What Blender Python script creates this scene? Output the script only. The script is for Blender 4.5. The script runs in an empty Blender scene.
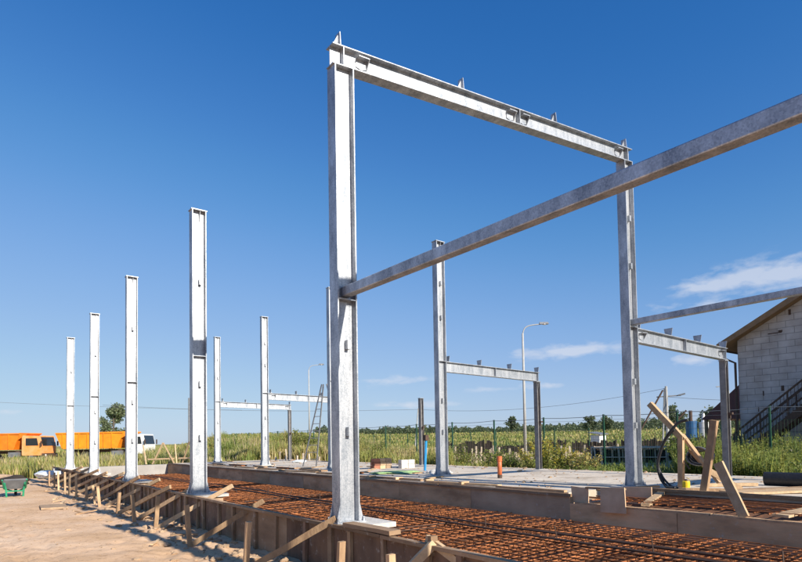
import bpy, math, random
from math import radians as R, sin, cos, pi
from mathutils import Vector, Matrix, noise
random.seed(7)
S = bpy.context.scene
COL = S.collection

# ------------------------------------------------------------------ camera
YAW, PITCH, ROLL = 0.6542, 0.0378, -0.0165
fw = Vector((sin(YAW)*cos(PITCH), cos(YAW)*cos(PITCH), sin(PITCH)))
rt = Vector((cos(YAW), -sin(YAW), 0)); up = rt.cross(fw)
rr = rt*cos(ROLL) + up*sin(ROLL); uu = -rt*sin(ROLL) + up*cos(ROLL)
CAM = Vector((-4.027, -6.466, 1.0737))
cd = bpy.data.cameras.new('camera'); cam = bpy.data.objects.new('camera', cd); COL.objects.link(cam)
m = Matrix((rr, uu, -fw)).transposed().to_4x4(); m.translation = CAM
cam.matrix_world = m
cd.sensor_width = 36; cd.lens = 574.23/802*36; cd.shift_y = 137.67/802
cd.clip_start = 0.05; cd.clip_end = 8000
S.camera = cam

# ------------------------------------------------------------------ sun, sky, exposure
SUN = Vector((0.21, -1.85, 1.0)).normalized()
SUN_EL = math.asin(SUN.z); SUN_AZ = math.atan2(SUN.x, SUN.y)
sl = bpy.data.lights.new('sun', 'SUN'); so = bpy.data.objects.new('sun', sl); COL.objects.link(so)
sl.energy = 5.0; sl.angle = R(0.5); sl.color = (1.0, 0.92, 0.80)
so.rotation_euler = (-SUN).to_track_quat('-Z', 'Y').to_euler()

W = bpy.data.worlds.new('World'); S.world = W; W.use_nodes = True
nt = W.node_tree; nt.nodes.clear()
def wn(t, **k):
    n = nt.nodes.new(t)
    for a, b in k.items(): setattr(n, a, b)
    return n
def wmath(op, a, b=None):
    n = wn('ShaderNodeMath', operation=op)
    for i, x in enumerate((a, b)):
        if x is None: continue
        if isinstance(x, (int, float)): n.inputs[i].default_value = x
        else: nt.links.new(x, n.inputs[i])
    return n.outputs[0]
sky = wn('ShaderNodeTexSky', sky_type='NISHITA')
sky.sun_disc = False; sky.sun_elevation = SUN_EL; sky.sun_rotation = SUN_AZ
sky.altitude = 100; sky.air_density = 1.0; sky.dust_density = 0.2; sky.ozone_density = 3.0
# camera film response of the photograph's deep blue sky: channel curves on the sky's own radiance
sc = wn('ShaderNodeVectorMath', operation='SCALE'); sc.inputs['Scale'].default_value = 0.1
nt.links.new(sky.outputs[0], sc.inputs[0])
cv = wn('ShaderNodeRGBCurve'); nt.links.new(sc.outputs[0], cv.inputs['Color'])
for ci, pts in enumerate((((0, 0), (.07, .024), (.095, .05), (.13, .10), (.18, .18), (.25, .26), (.4, .37), (.6, .46), (1, .56)),
                          ((0, 0), (.12, .13), (.175, .205), (.23, .29), (.32, .385), (.45, .475), (.82, .645), (1, .68)),
                          ((0, 0), (.24, .43), (.33, .555), (.38, .615), (.53, .74), (.7, .80), (.9, .83), (1, .84)))):
    c = cv.mapping.curves[ci]
    c.points[0].location = pts[0]; c.points[1].location = pts[-1]
    for p in pts[1:-1]: c.points.new(*p)
cv.mapping.update()
hs = wn('ShaderNodeVectorMath', operation='SCALE'); hs.inputs['Scale'].default_value = 1/(0.12*2**0.55)
nt.links.new(cv.outputs[0], hs.inputs[0])
tc = wn('ShaderNodeTexCoord'); sp = wn('ShaderNodeSeparateXYZ')
nrm = wn('ShaderNodeVectorMath', operation='NORMALIZE')
nt.links.new(tc.outputs['Generated'], nrm.inputs[0]); nt.links.new(nrm.outputs[0], sp.inputs[0])
az = wmath('MULTIPLY', wmath('ARCTAN2', sp.outputs[0], sp.outputs[1]), 180/pi)
el = wmath('MULTIPLY', wmath('ARCSINE', sp.outputs[2]), 180/pi)
cmb = wn('ShaderNodeCombineXYZ')
nt.links.new(wmath('MULTIPLY', az, 0.38), cmb.inputs[0]); nt.links.new(wmath('MULTIPLY', el, 0.95), cmb.inputs[1])
nz = wn('ShaderNodeTexNoise'); nz.inputs['Scale'].default_value = 1.25; nz.inputs['Detail'].default_value = 7
nz.inputs['Roughness'].default_value = 0.56; nz.inputs['Distortion'].default_value = 0.12
nt.links.new(cmb.outputs[0], nz.inputs['Vector'])
tot = None
for a, e, sa, se, st in ((70.5, 13.3, 4.6, 1.15, 1.25), (65.5, 12.9, 2.2, .6, .9), (66.5, 11.3, 2.4, .4, .8), (62, 11.6, 2.4, .35, .4), (55.0, 8.3, 4.6, .6, 1.15), (50.5, 8.0, 3.0, .5, .5),
                         (51.6, 5.1, 2.0, .35, .9), (37, 6.0, 3.4, .4, .85), (39, 3.5, 3.8, .38, .85), (64.5, 6.7, 1.8, .5, 1.0),
                         (46, 4.9, 2.5, .3, .5), (3.5, 2.9, 1.8, .2, .5), (77, 12, 4, 1.2, .8), (30, 5.4, 3, .3, .3)):
    x = wmath('POWER', wmath('MULTIPLY', wmath('SUBTRACT', az, a), 1/sa), 2)
    y = wmath('POWER', wmath('MULTIPLY', wmath('SUBTRACT', el, e), 1/se), 2)
    g = wmath('MULTIPLY', wmath('EXPONENT', wmath('MULTIPLY', wmath('ADD', x, y), -1)), st)
    tot = g if tot is None else wmath('ADD', tot, g)
dens = wmath('MULTIPLY', wmath('SUBTRACT', wmath('ADD', wmath('MULTIPLY', tot, .92), wmath('MULTIPLY', nz.outputs['Fac'], 2.0)), 1.22), .8)
cl = wn('ShaderNodeClamp'); nt.links.new(dens, cl.inputs[0]); cl.inputs['Max'].default_value = 0.62
gate = wmath('MULTIPLY', cl.outputs[0], wmath('MINIMUM', wmath('MULTIPLY', tot, 3.0), 1.0))
mx = wn('ShaderNodeMixRGB'); nt.links.new(gate, mx.inputs[0]); nt.links.new(hs.outputs[0], mx.inputs[1])
mx.inputs[2].default_value = (4.2, 4.4, 4.9, 1)
bg = wn('ShaderNodeBackground'); bg.inputs[1].default_value = 0.12
nt.links.new(mx.outputs[0], bg.inputs[0])
wo = wn('ShaderNodeOutputWorld'); nt.links.new(bg.outputs[0], wo.inputs[0])
S.view_settings.view_transform = 'Standard'; S.view_settings.look = 'None'
S.view_settings.exposure = 0.55; S.view_settings.gamma = 1; S.view_settings.use_curve_mapping = False

# ------------------------------------------------------------------ helpers
ORG = {}
class MB:
    def __init__(s): s.v = []; s.f = []
    def add(s, vs, fs):
        o = len(s.v); s.v += [tuple(x) for x in vs]; s.f += [tuple(i+o for i in f) for f in fs]; return s
    def box(s, x0, x1, y0, y1, z0, z1):
        return s.add([(x0,y0,z0),(x1,y0,z0),(x1,y1,z0),(x0,y1,z0),(x0,y0,z1),(x1,y0,z1),(x1,y1,z1),(x0,y1,z1)],
                     [(0,3,2,1),(4,5,6,7),(0,1,5,4),(1,2,6,5),(2,3,7,6),(3,0,4,7)])
    def beam(s, p, q, w, h, upv=(0,0,1), jit=0.0, segs=1):
        p = Vector(p); q = Vector(q); d = (q-p).normalized(); u = Vector(upv)
        sd = d.cross(u)
        if sd.length < 1e-4: sd = d.cross(Vector((1,0,0)))
        sd.normalize(); u = sd.cross(d)
        vs = []; fs = []
        for k in range(segs+1):
            c = p.lerp(q, k/segs)
            if 0 < k < segs: c = c + Vector([random.uniform(-jit, jit) for _ in range(3)])
            for a, b in ((-1,-1),(1,-1),(1,1),(-1,1)):
                j = Vector([random.uniform(-jit, jit)*.5 for _ in range(3)])
                vs.append(c + sd*a*w/2 + u*b*h/2 + j)
        for k in range(segs):
            o = 4*k
            for i in range(4): fs.append((o+i, o+(i+1) % 4, o+4+(i+1) % 4, o+4+i))
        fs += [(3,2,1,0), tuple(4*segs+i for i in range(4))]
        return s.add(vs, fs)
    def cyl(s, p, q, r, n=10, r2=None, cap=True):
        p = Vector(p); q = Vector(q); d = (q-p).normalized(); r2 = r if r2 is None else r2
        a = d.orthogonal().normalized(); b = d.cross(a); vs = []
        for c, rr_ in ((p, r), (q, r2)):
            for i in range(n): vs.append(c + (a*cos(2*pi*i/n) + b*sin(2*pi*i/n))*rr_)
        fs = [(i, (i+1) % n, n+(i+1) % n, n+i) for i in range(n)]
        if cap: fs += [tuple(range(n-1, -1, -1)), tuple(range(n, 2*n))]
        return s.add(vs, fs)
    def tube(s, pts, r, n=8):
        pts = [Vector(p) for p in pts]; vs = []; fs = []
        for k, p in enumerate(pts):
            d = (pts[min(k+1, len(pts)-1)] - pts[max(k-1, 0)]).normalized()
            a = d.cross(Vector((.13,.2,1))).normalized(); b = d.cross(a)
            for i in range(n): vs.append(p + (a*cos(2*pi*i/n) + b*sin(2*pi*i/n))*r)
        for k in range(len(pts)-1):
            for i in range(n): fs.append((k*n+i, k*n+(i+1) % n, (k+1)*n+(i+1) % n, (k+1)*n+i))
        fs += [tuple(range(n-1, -1, -1)), tuple((len(pts)-1)*n+i for i in range(n))]
        return s.add(vs, fs)
    def prism(s, poly, t):     # poly: list of 3D points, extruded by vector t
        n = len(poly); t = Vector(t); P = [Vector(p) for p in poly]
        return s.add(P + [p+t for p in P], [tuple(range(n-1, -1, -1)), tuple(range(n, 2*n))] +
                     [(i, (i+1) % n, n+(i+1) % n, n+i) for i in range(n)])
    def build(s, name, mat, parent=None, smooth=False):
        me = bpy.data.meshes.new(name)
        o0 = ORG.get(parent.name, Vector()) if parent else Vector()
        me.from_pydata([(x-o0.x, y-o0.y, z-o0.z) for x, y, z in s.v], [], s.f)
        import bmesh
        bm = bmesh.new(); bm.from_mesh(me); bmesh.ops.recalc_face_normals(bm, faces=bm.faces); bm.to_mesh(me); bm.free()
        if smooth:
            for p in me.polygons: p.use_smooth = True
        me.materials.append(mat)
        o = bpy.data.objects.new(name, me); COL.objects.link(o)
        if parent: o.parent = parent
        ORG[o.name] = o0.copy()
        return o
def tag(o, label=None, cat=None, group=None, kind=None):
    if label: o['label'] = label
    if cat: o['category'] = cat
    if group: o['group'] = group
    if kind: o['kind'] = kind
    return o
def thing(name, label, cat, loc=(0,0,0), group=None):
    o = bpy.data.objects.new(name, None); COL.objects.link(o); o.location = loc; o.empty_display_size = .2
    ORG[o.name] = Vector(loc); return tag(o, label, cat, group)
def copy_tree(o, loc=None, rz=None, label=None):
    c = o.copy(); COL.objects.link(c); ORG[c.name] = Vector(loc) if loc else ORG[o.name].copy()
    if loc: c.location = loc
    if rz is not None: c.rotation_euler = (0, 0, rz)
    if label: c['label'] = label
    for ch in o.children:
        d = ch.copy(); COL.objects.link(d); d.parent = c
        for g in ch.children:
            e = g.copy(); COL.objects.link(e); e.parent = d
    return c
# ------------------------------------------------------------------ materials
def mat(name, c1, c2=None, scale=5.0, rough=0.7, metal=0.0, bump=0.0, bscale=None, stretch=None, detail=6, rand=0.0, c3=None, coord='Object', spec=None, spots=None):
    M = bpy.data.materials.new(name); M.use_nodes = True; t = M.node_tree; N = t.nodes; L = t.links
    b = N['Principled BSDF']; b.inputs['Roughness'].default_value = rough; b.inputs['Metallic'].default_value = metal
    if spec is not None: b.inputs['Specular IOR Level'].default_value = spec
    c2 = c2 or tuple(x*.75 for x in c1)
    co = N.new('ShaderNodeTexCoord'); mp = N.new('ShaderNodeMapping'); L.new(co.outputs[coord], mp.inputs[0])
    if stretch: mp.inputs['Scale'].default_value = stretch
    n = N.new('ShaderNodeTexNoise'); n.inputs['Scale'].default_value = scale; n.inputs['Detail'].default_value = detail
    n.inputs['Roughness'].default_value = .62
    L.new(mp.outputs[0], n.inputs['Vector'])
    r = N.new('ShaderNodeValToRGB'); r.color_ramp.elements[0].position = .32; r.color_ramp.elements[1].position = .68
    r.color_ramp.elements[0].color = (*c2, 1); r.color_ramp.elements[1].color = (*c1, 1)
    if c3: e = r.color_ramp.elements.new(.5); e.color = (*c3, 1)
    L.new(n.outputs['Fac'], r.inputs[0]); out = r.outputs[0]
    if spots:
        n3 = N.new('ShaderNodeTexNoise'); n3.inputs['Scale'].default_value = 7.5; n3.inputs['Detail'].default_value = 9; n3.inputs['Roughness'].default_value = .75
        L.new(co.outputs[coord], n3.inputs['Vector']); r3 = N.new('ShaderNodeValToRGB'); r3.color_ramp.elements[0].position = .58; r3.color_ramp.elements[1].position = .66
        r3.color_ramp.elements[1].color = (.75,.75,.75,1)
        L.new(n3.outputs['Fac'], r3.inputs[0]); m3 = N.new('ShaderNodeMixRGB'); L.new(r3.outputs[0], m3.inputs[0]); L.new(out, m3.inputs[1]); m3.inputs[2].default_value = (*spots, 1); out = m3.outputs[0]
    if rand:
        oi = N.new('ShaderNodeObjectInfo'); h = N.new('ShaderNodeHueSaturation'); mr = N.new('ShaderNodeMapRange')
        mr.inputs['To Min'].default_value = 1-rand; mr.inputs['To Max'].default_value = 1+rand
        L.new(oi.outputs['Random'], mr.inputs[0]); L.new(mr.outputs[0], h.inputs['Value']); L.new(out, h.inputs['Color']); out = h.outputs[0]
        av = N.new('ShaderNodeVectorMath'); av.operation = 'ADD'
        L.new(co.outputs[coord], av.inputs[0]); L.new(oi.outputs['Random'], av.inputs[1]); L.new(av.outputs[0], mp.inputs[0])
    L.new(out, b.inputs['Base Color'])
    if bump:
        n2 = N.new('ShaderNodeTexNoise'); n2.inputs['Scale'].default_value = bscale or scale*4; n2.inputs['Detail'].default_value = 5
        L.new(mp.outputs[0], n2.inputs['Vector']); bp = N.new('ShaderNodeBump'); bp.inputs['Strength'].default_value = bump
        bp.inputs['Distance'].default_value = .02; L.new(n2.outputs['Fac'], bp.inputs['Height']); L.new(bp.outputs[0], b.inputs['Normal'])
    return M
def galv():
    M = bpy.data.materials.new('galvanised_steel'); M.use_nodes = True; t = M.node_tree; N = t.nodes; L = t.links
    b = N['Principled BSDF']; co = N.new('ShaderNodeTexCoord')
    v = N.new('ShaderNodeTexVoronoi'); v.inputs['Scale'].default_value = 75; L.new(co.outputs['Object'], v.inputs['Vector'])
    n = N.new('ShaderNodeTexNoise'); n.inputs['Scale'].default_value = 5.0; n.inputs['Detail'].default_value = 9; n.inputs['Roughness'].default_value = .72
    mp = N.new('ShaderNodeMapping'); mp.inputs['Scale'].default_value = (1.4, .8, .30); L.new(co.outputs['Object'], mp.inputs[0]); L.new(mp.outputs[0], n.inputs['Vector'])
    sp = N.new('ShaderNodeSeparateColor'); L.new(v.outputs['Color'], sp.inputs[0])
    a = N.new('ShaderNodeMath'); a.operation = 'MULTIPLY'; a.inputs[1].default_value = .16; L.new(sp.outputs[0], a.inputs[0])
    c = N.new('ShaderNodeMath'); c.operation = 'ADD'; L.new(a.outputs[0], c.inputs[0]); L.new(n.outputs['Fac'], c.inputs[1])
    r = N.new('ShaderNodeValToRGB'); r.color_ramp.elements[0].position = .40; r.color_ramp.elements[1].position = .76
    r.color_ramp.elements[0].color = (.23,.26,.30,1); r.color_ramp.elements[1].color = (.58,.595,.62,1)
    L.new(c.outputs[0], r.inputs[0]); L.new(r.outputs[0], b.inputs['Base Color'])
    b.inputs['Metallic'].default_value = .76
    r2 = N.new('ShaderNodeMapRange'); r2.inputs['To Min'].default_value = .62; r2.inputs['To Max'].default_value = .46; L.new(c.outputs[0], r2.inputs[0])
    L.new(r2.outputs[0], b.inputs['Roughness'])
    bp = N.new('ShaderNodeBump'); bp.inputs['Strength'].default_value = .12; bp.inputs['Distance'].default_value = .01
    L.new(n.outputs['Fac'], bp.inputs['Height']); L.new(bp.outputs[0], b.inputs['Normal'])
    return M
def attr_leaf(name, rough=.6, trans=.35):
    M = bpy.data.materials.new(name); M.use_nodes = True; t = M.node_tree; N = t.nodes; L = t.links
    b = N['Principled BSDF']; at = N.new('ShaderNodeAttribute'); at.attribute_name = 'tint'
    L.new(at.outputs['Color'], b.inputs['Base Color']); b.inputs['Roughness'].default_value = rough
    tr = N.new('ShaderNodeBsdfTranslucent'); L.new(at.outputs['Color'], tr.inputs[0])
    mx = N.new('ShaderNodeMixShader'); mx.inputs[0].default_value = trans
    L.new(b.outputs[0], mx.inputs[1]); L.new(tr.outputs[0], mx.inputs[2]); L.new(mx.outputs[0], N['Material Output'].inputs[0])
    return M
def ground_mat():
    M = bpy.data.materials.new('sand_and_field'); M.use_nodes = True; t = M.node_tree; N = t.nodes; L = t.links
    b = N['Principled BSDF']; b.inputs['Roughness'].default_value = .95; b.inputs['Specular IOR Level'].default_value = .15
    co = N.new('ShaderNodeNewGeometry')
    def nz(s, d=6, r=.6):
        n = N.new('ShaderNodeTexNoise'); n.inputs['Scale'].default_value = s; n.inputs['Detail'].default_value = d; n.inputs['Roughness'].default_value = r
        L.new(co.outputs['Position'], n.inputs['Vector']); return n
    def ramp(src, stops):
        r = N.new('ShaderNodeValToRGB'); e = r.color_ramp.elements
        e[0].position, e[0].color = stops[0][0], (*stops[0][1], 1); e[1].position, e[1].color = stops[-1][0], (*stops[-1][1], 1)
        for p, c in stops[1:-1]: x = e.new(p); x.color = (*c, 1)
        L.new(src, r.inputs[0]); return r.outputs[0]
    a = nz(.55, 8, .65); c = nz(9, 6, .7); f = nz(.12, 5)
    sa = ramp(a.outputs['Fac'], [(.3, (.56,.36,.20)), (.5, (.71,.48,.30)), (.7, (.77,.565,.39))])
    sb = ramp(c.outputs['Fac'], [(.32, (.50,.44,.40)), (.46, (.92,.91,.9)), (.75, (1,1,1))])
    mu = N.new('ShaderNodeMixRGB'); mu.blend_type = 'MULTIPLY'; mu.inputs[0].default_value = .8; L.new(sa, mu.inputs[1]); L.new(sb, mu.inputs[2])
    ga = ramp(f.outputs['Fac'], [(.3, (.18,.19,.055)), (.5, (.30,.28,.09)), (.7, (.38,.32,.14))])
    at = N.new('ShaderNodeAttribute'); at.attribute_name = 'grass'
    mx = N.new('ShaderNodeMixRGB'); L.new(at.outputs['Fac'], mx.inputs[0]); L.new(mu.outputs[0], mx.inputs[1]); L.new(ga, mx.inputs[2])
    L.new(mx.outputs[0], b.inputs['Base Color'])
    h = N.new('ShaderNodeMath'); h.operation = 'MULTIPLY_ADD'; h.inputs[1].default_value = .35
    L.new(c.outputs['Fac'], h.inputs[0]); q = nz(2.6, 5, .6)
    vo = N.new('ShaderNodeTexVoronoi'); vo.inputs['Scale'].default_value = 3.2; vo.inputs['Randomness'].default_value = 1; L.new(co.outputs['Position'], vo.inputs['Vector'])
    dr = N.new('ShaderNodeMapRange'); dr.inputs['From Min'].default_value = .04; dr.inputs['From Max'].default_value = .22; dr.inputs['To Min'].default_value = -.45; dr.inputs['To Max'].default_value = 0; L.new(vo.outputs['Distance'], dr.inputs[0])
    gm = N.new('ShaderNodeMath'); gm.operation = 'GREATER_THAN'; gm.inputs[1].default_value = .55; sc2 = N.new('ShaderNodeSeparateColor'); L.new(vo.outputs['Color'], sc2.inputs[0]); L.new(sc2.outputs[0], gm.inputs[0])
    dm = N.new('ShaderNodeMath'); dm.operation = 'MULTIPLY_ADD'; L.new(dr.outputs[0], dm.inputs[0]); L.new(gm.outputs[0], dm.inputs[1]); L.new(q.outputs['Fac'], dm.inputs[2])
    L.new(dm.outputs[0], h.inputs[2])
    bp = N.new('ShaderNodeBump'); bp.inputs['Strength'].default_value = .42; bp.inputs['Distance'].default_value = .06
    L.new(h.outputs[0], bp.inputs['Height']); L.new(bp.outputs[0], b.inputs['Normal'])
    return M
def block_mat():
    M = bpy.data.materials.new('aerated_block_masonry'); M.use_nodes = True; t = M.node_tree; N = t.nodes; L = t.links
    b = N['Principled BSDF']; b.inputs['Roughness'].default_value = .9
    co = N.new('ShaderNodeTexCoord'); sp = N.new('ShaderNodeSeparateXYZ'); L.new(co.outputs['Object'], sp.inputs[0])
    ad = N.new('ShaderNodeMath'); ad.operation = 'ADD'; L.new(sp.outputs[0], ad.inputs[0]); L.new(sp.outputs[1], ad.inputs[1])
    cb = N.new('ShaderNodeCombineXYZ'); L.new(ad.outputs[0], cb.inputs[0]); L.new(sp.outputs[2], cb.inputs[1])
    br = N.new('ShaderNodeTexBrick'); L.new(cb.outputs[0], br.inputs['Vector'])
    br.inputs['Color1'].default_value = (.58,.54,.52,1); br.inputs['Color2'].default_value = (.50,.465,.45,1); br.inputs['Mortar'].default_value = (.33,.31,.30,1)
    br.inputs['Scale'].default_value = 1; br.inputs['Mortar Size'].default_value = .012; br.inputs['Brick Width'].default_value = .60; br.inputs['Row Height'].default_value = .26
    br.inputs['Mortar Smooth'].default_value = .3
    n = N.new('ShaderNodeTexNoise'); n.inputs['Scale'].default_value = 1.7; n.inputs['Detail'].default_value = 7; L.new(co.outputs['Object'], n.inputs['Vector'])
    r = N.new('ShaderNodeValToRGB'); r.color_ramp.elements[0].position = .3; r.color_ramp.elements[0].color = (.72,.68,.65,1); r.color_ramp.elements[1].position = .65
    L.new(n.outputs['Fac'], r.inputs[0])
    mu = N.new('ShaderNodeMixRGB'); mu.blend_type = 'MULTIPLY'; mu.inputs[0].default_value = 1; L.new(br.outputs['Color'], mu.inputs[1]); L.new(r.outputs[0], mu.inputs[2])
    L.new(mu.outputs[0], b.inputs['Base Color'])
    bp = N.new('ShaderNodeBump'); bp.invert = True; bp.inputs['Strength'].default_value = .6; bp.inputs['Distance'].default_value = .02
    L.new(br.outputs['Fac'], bp.inputs['Height']); L.new(bp.outputs[0], b.inputs['Normal'])
    return M
STEEL = galv()
WOOD = mat('weathered_timber', (.50,.335,.195), (.33,.21,.125), 9, .8, bump=.4, bscale=30, stretch=(1,1,.5), rand=.28, spec=.12)
WOODP = mat('pale_timber', (.62,.45,.28), (.45,.31,.18), 9, .8, bump=.3, bscale=30, rand=.2, spec=.12)
PLY = mat('film_faced_plywood', (.34,.21,.13), (.14,.085,.055), 2.5, .8, bump=.15, stretch=(1,1,.5), c3=(.24,.15,.10), rand=.3, spec=.12, spots=(.56,.50,.42))
FORM = mat('stained_formwork_board', (.42,.28,.17), (.20,.13,.08), 2.2, .75, bump=.25, bscale=20, stretch=(1,.35,1), rand=.15, spec=.12, spots=(.56,.50,.42))
CONC = mat('concrete', (.42,.40,.37), (.30,.28,.26), 1.6, .9, bump=.35, bscale=26, spec=.12)
GROUT = mat('pale_grout', (.64,.61,.56), (.48,.45,.40), 7, .9, bump=.3, spec=.12)
WALLM = mat('brown_stained_shuttering', (.72,.47,.27), (.36,.225,.125), 1.8, .9, bump=.3, bscale=14, c3=(.58,.37,.21), stretch=(1,.5,1.6), rand=.15, spec=.12, spots=(.56,.50,.42))
PANELM = mat('pale_brown_plywood', (.80,.57,.38), (.60,.40,.25), 3, .9, bump=.2, rand=.15, spec=.12)
DULL = mat('dull_grey_steel', (.26,.25,.25), (.15,.145,.145), 6, .55, metal=.6)
DCONC = mat('formwork_stained_concrete', (.56,.41,.27), (.32,.225,.145), 1.3, .9, bump=.3, bscale=14, c3=(.45,.32,.21), stretch=(1,.6,1.4), spec=.12, spots=(.56,.50,.42))
SLAB = mat('concrete_slab', (.68,.60,.49), (.40,.33,.25), 1.1, .95, bump=.6, bscale=9, c3=(.60,.52,.42), detail=9, spec=.12)
RUST = mat('rusty_steel', (.38,.145,.055), (.15,.06,.03), 7, .9, rand=.5, bump=.3, spec=.15, c3=(.28,.105,.042))
RUSTM = mat('brown_rusty_steel', (.29,.115,.05), (.12,.052,.03), 9, .9, rand=.5, spec=.15)
RUSTD = mat('dark_rusty_steel', (.10,.055,.035), (.05,.032,.025), 14, .75)
DSOIL = mat('rust_stained_trench_floor', (.30,.125,.05), (.08,.04,.022), 5, .95, bump=.6, c3=(.17,.075,.035), detail=9)
DARK = mat('black_plastic', (.018,.018,.02), (.01,.01,.012), 8, .5, bump=.3)
PEAT = mat('dark_peat', (.045,.033,.026), (.018,.014,.012), 3, .95, bump=.6)
GREENM = mat('green_painted_steel', (.012,.075,.042), (.01,.05,.03), 5, .5)
GREENL = mat('bright_green_paint', (.03,.34,.17), (.02,.22,.11), 6, .45)
GREY = mat('grey_sheet_metal', (.30,.31,.32), (.19,.19,.20), 5, .5, metal=.4)
DGREY = mat('dark_grey_metal', (.13,.13,.135), (.08,.08,.085), 5, .6)
BLUE = mat('blue_paint', (.02,.10,.24), (.015,.07,.18), 5, .45)
LBLUE = mat('light_blue_paint', (.03,.30,.62), (.02,.22,.48), 5, .45)
ORNG = mat('orange_truck_paint', (.88,.24,.015), (.70,.17,.012), 1.5, .42)
ORNG2 = mat('amber_truck_paint', (.90,.31,.015), (.76,.22,.012), 1.5, .42)
WHITE = mat('white_paint', (.80,.80,.79), (.66,.66,.65), 3, .5)
GLASS = mat('dark_glass', (.02,.025,.03), (.015,.02,.022), 2, .1)
RUBBER = mat('black_rubber', (.025,.024,.023), (.045,.04,.036), 6, .85)
PIPE = mat('orange_pvc_pipe', (.62,.16,.05), (.48,.11,.035), 5, .5)
YEL = mat('yellow_plastic', (.85,.62,.02), (.7,.48,.02), 5, .45)
ROOF = mat('maroon_metal_roof', (.14,.035,.03), (.09,.025,.022), 3, .5)
SOFF = mat('brown_soffit_boards', (.30,.18,.09), (.20,.12,.06), 4, .7)
TARP = mat('pale_blue_tarp', (.52,.62,.72), (.78,.78,.76), 4, .6, bump=.8, bscale=9)
SACK = mat('white_sacking', (.74,.73,.70), (.52,.50,.47), 5, .8, bump=.8, bscale=12)
NET = mat('pale_green_netting', (.22,.38,.14), (.34,.46,.24), 12, .8, bump=.6)
STONE = mat('tan_stone', (.52,.37,.24), (.33,.23,.15), 9, .9, bump=.5, rand=.25, spec=.12)
BRICK = mat('red_brick', (.36,.15,.09), (.26,.11,.07), 9, .9, rand=.2)
TRUNKM = mat('bark', (.13,.10,.075), (.08,.06,.045), 8, .9, bump=.6)
POLEM = mat('grey_pole_concrete', (.42,.42,.41), (.34,.34,.33), 5, .8)
LEAF = attr_leaf('foliage'); GROUND = ground_mat(); BLOCK = block_mat()
WIRE = mat('dark_wire', (.16,.17,.19), (.12,.13,.14), 5, .6)

# ------------------------------------------------------------------ terrain
def sm(a, b, x):
    t = max(0, min(1, (x-a)/(b-a))); return t*t*(3-2*t)
def gz(x, y):
    d = math.hypot(x-CAM.x, y-CAM.y); azi = math.degrees(math.atan2(x-CAM.x, y-CAM.y))
    z = -0.6
    n = noise.noise(Vector((x*.45, y*.45, 3))); n2 = noise.noise(Vector((x*1.7, y*1.7, 8)))
    z += n*.05 + n2*.022
    if -2.2 < x < -0.2: z += sm(-2.0, -1.3, x)*(.05*noise.noise(Vector((x*3.1, y*3.1, 1)))+.035*noise.noise(Vector((x*7, y*7, 4)))-.03)
    z += .012*noise.noise(Vector((x*4.5, y*4.5, 6)))
    if -9 < x < -1.4 and -6 < y < 26:
        for xr in (-3.0, -3.42, -5.0, -5.4):
            w = (x-xr-.12*sin(y*.35))/.10
            if abs(w) < 3: z += (.035*math.exp(-(abs(w)-1.5)**2*2) - .04*math.exp(-w*w))*max(0, .45+.8*noise.noise(Vector((x*.8, y*2.2, 3))))
        z += .03*math.exp(-((y-8.65)/.15)**2)*sm(-2.6, -2.0, x)
        z -= .05*max(0, noise.noise(Vector((x*2.6, y*2.6, 31)))-.38)/.3
    if -.1 < x < 5.2 and -9 < y < 27: z = -.625
    z += .28*sm(11.8, 14, x)*sm(-40, 0, x)
    k = sm(14.5, 21, azi)*(1 - sm(140, 180, azi))
    z += k*(.95*sm(33, 48, d)*(1-sm(27, 36, azi)) + 4.6*sm(66, 300, d))
    if d > 30: z += .12*noise.noise(Vector((x*.07, y*.07, 1)))*sm(30, 60, d)
    return z
def grassf(x, y):
    n = noise.noise(Vector((x*.35, y*.35, 5)))*1.6 + noise.noise(Vector((x*1.3, y*1.3, 2)))*.6
    g = max(sm(-.8, .8, x-13.0+n*.6), sm(-1.5, 1.5, y-(30.0+n*1.2) + (max(0, -x-1)*.0)))
    # trodden brown earth of the nursery beyond the fence
    if x > 18.5 and 36 < math.degrees(math.atan2(x-CAM.x, y-CAM.y)) < 74 and math.hypot(x-CAM.x, y-CAM.y) < 66: g *= .10 + .35*sm(-.1, .6, n)
    return g
def terrain():
    N = 520; U = math.asinh(3500/3.0); vs = []; gr = []
    us = [-U + 2*U*i/(N-1) for i in range(N)]
    for j in range(N):
        for i in range(N):
            x = -2.2 + 3*math.sinh(us[i]); y = 3 + 3*math.sinh(us[j])
            vs.append((x, y, gz(x, y))); gr.append(grassf(x, y))
    fs = [(j*N+i, j*N+i+1, (j+1)*N+i+1, (j+1)*N+i) for j in range(N-1) for i in range(N-1)]
    me = bpy.data.meshes.new('ground'); me.from_pydata(vs, [], fs); me.materials.append(GROUND)
    at = me.attributes.new('grass', 'FLOAT', 'POINT'); at.data.foreach_set('value', gr)
    me.polygons.foreach_set('use_smooth', [True]*len(fs))
    o = bpy.data.objects.new('ground', me); COL.objects.link(o); o['kind'] = 'structure'
terrain()

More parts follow.
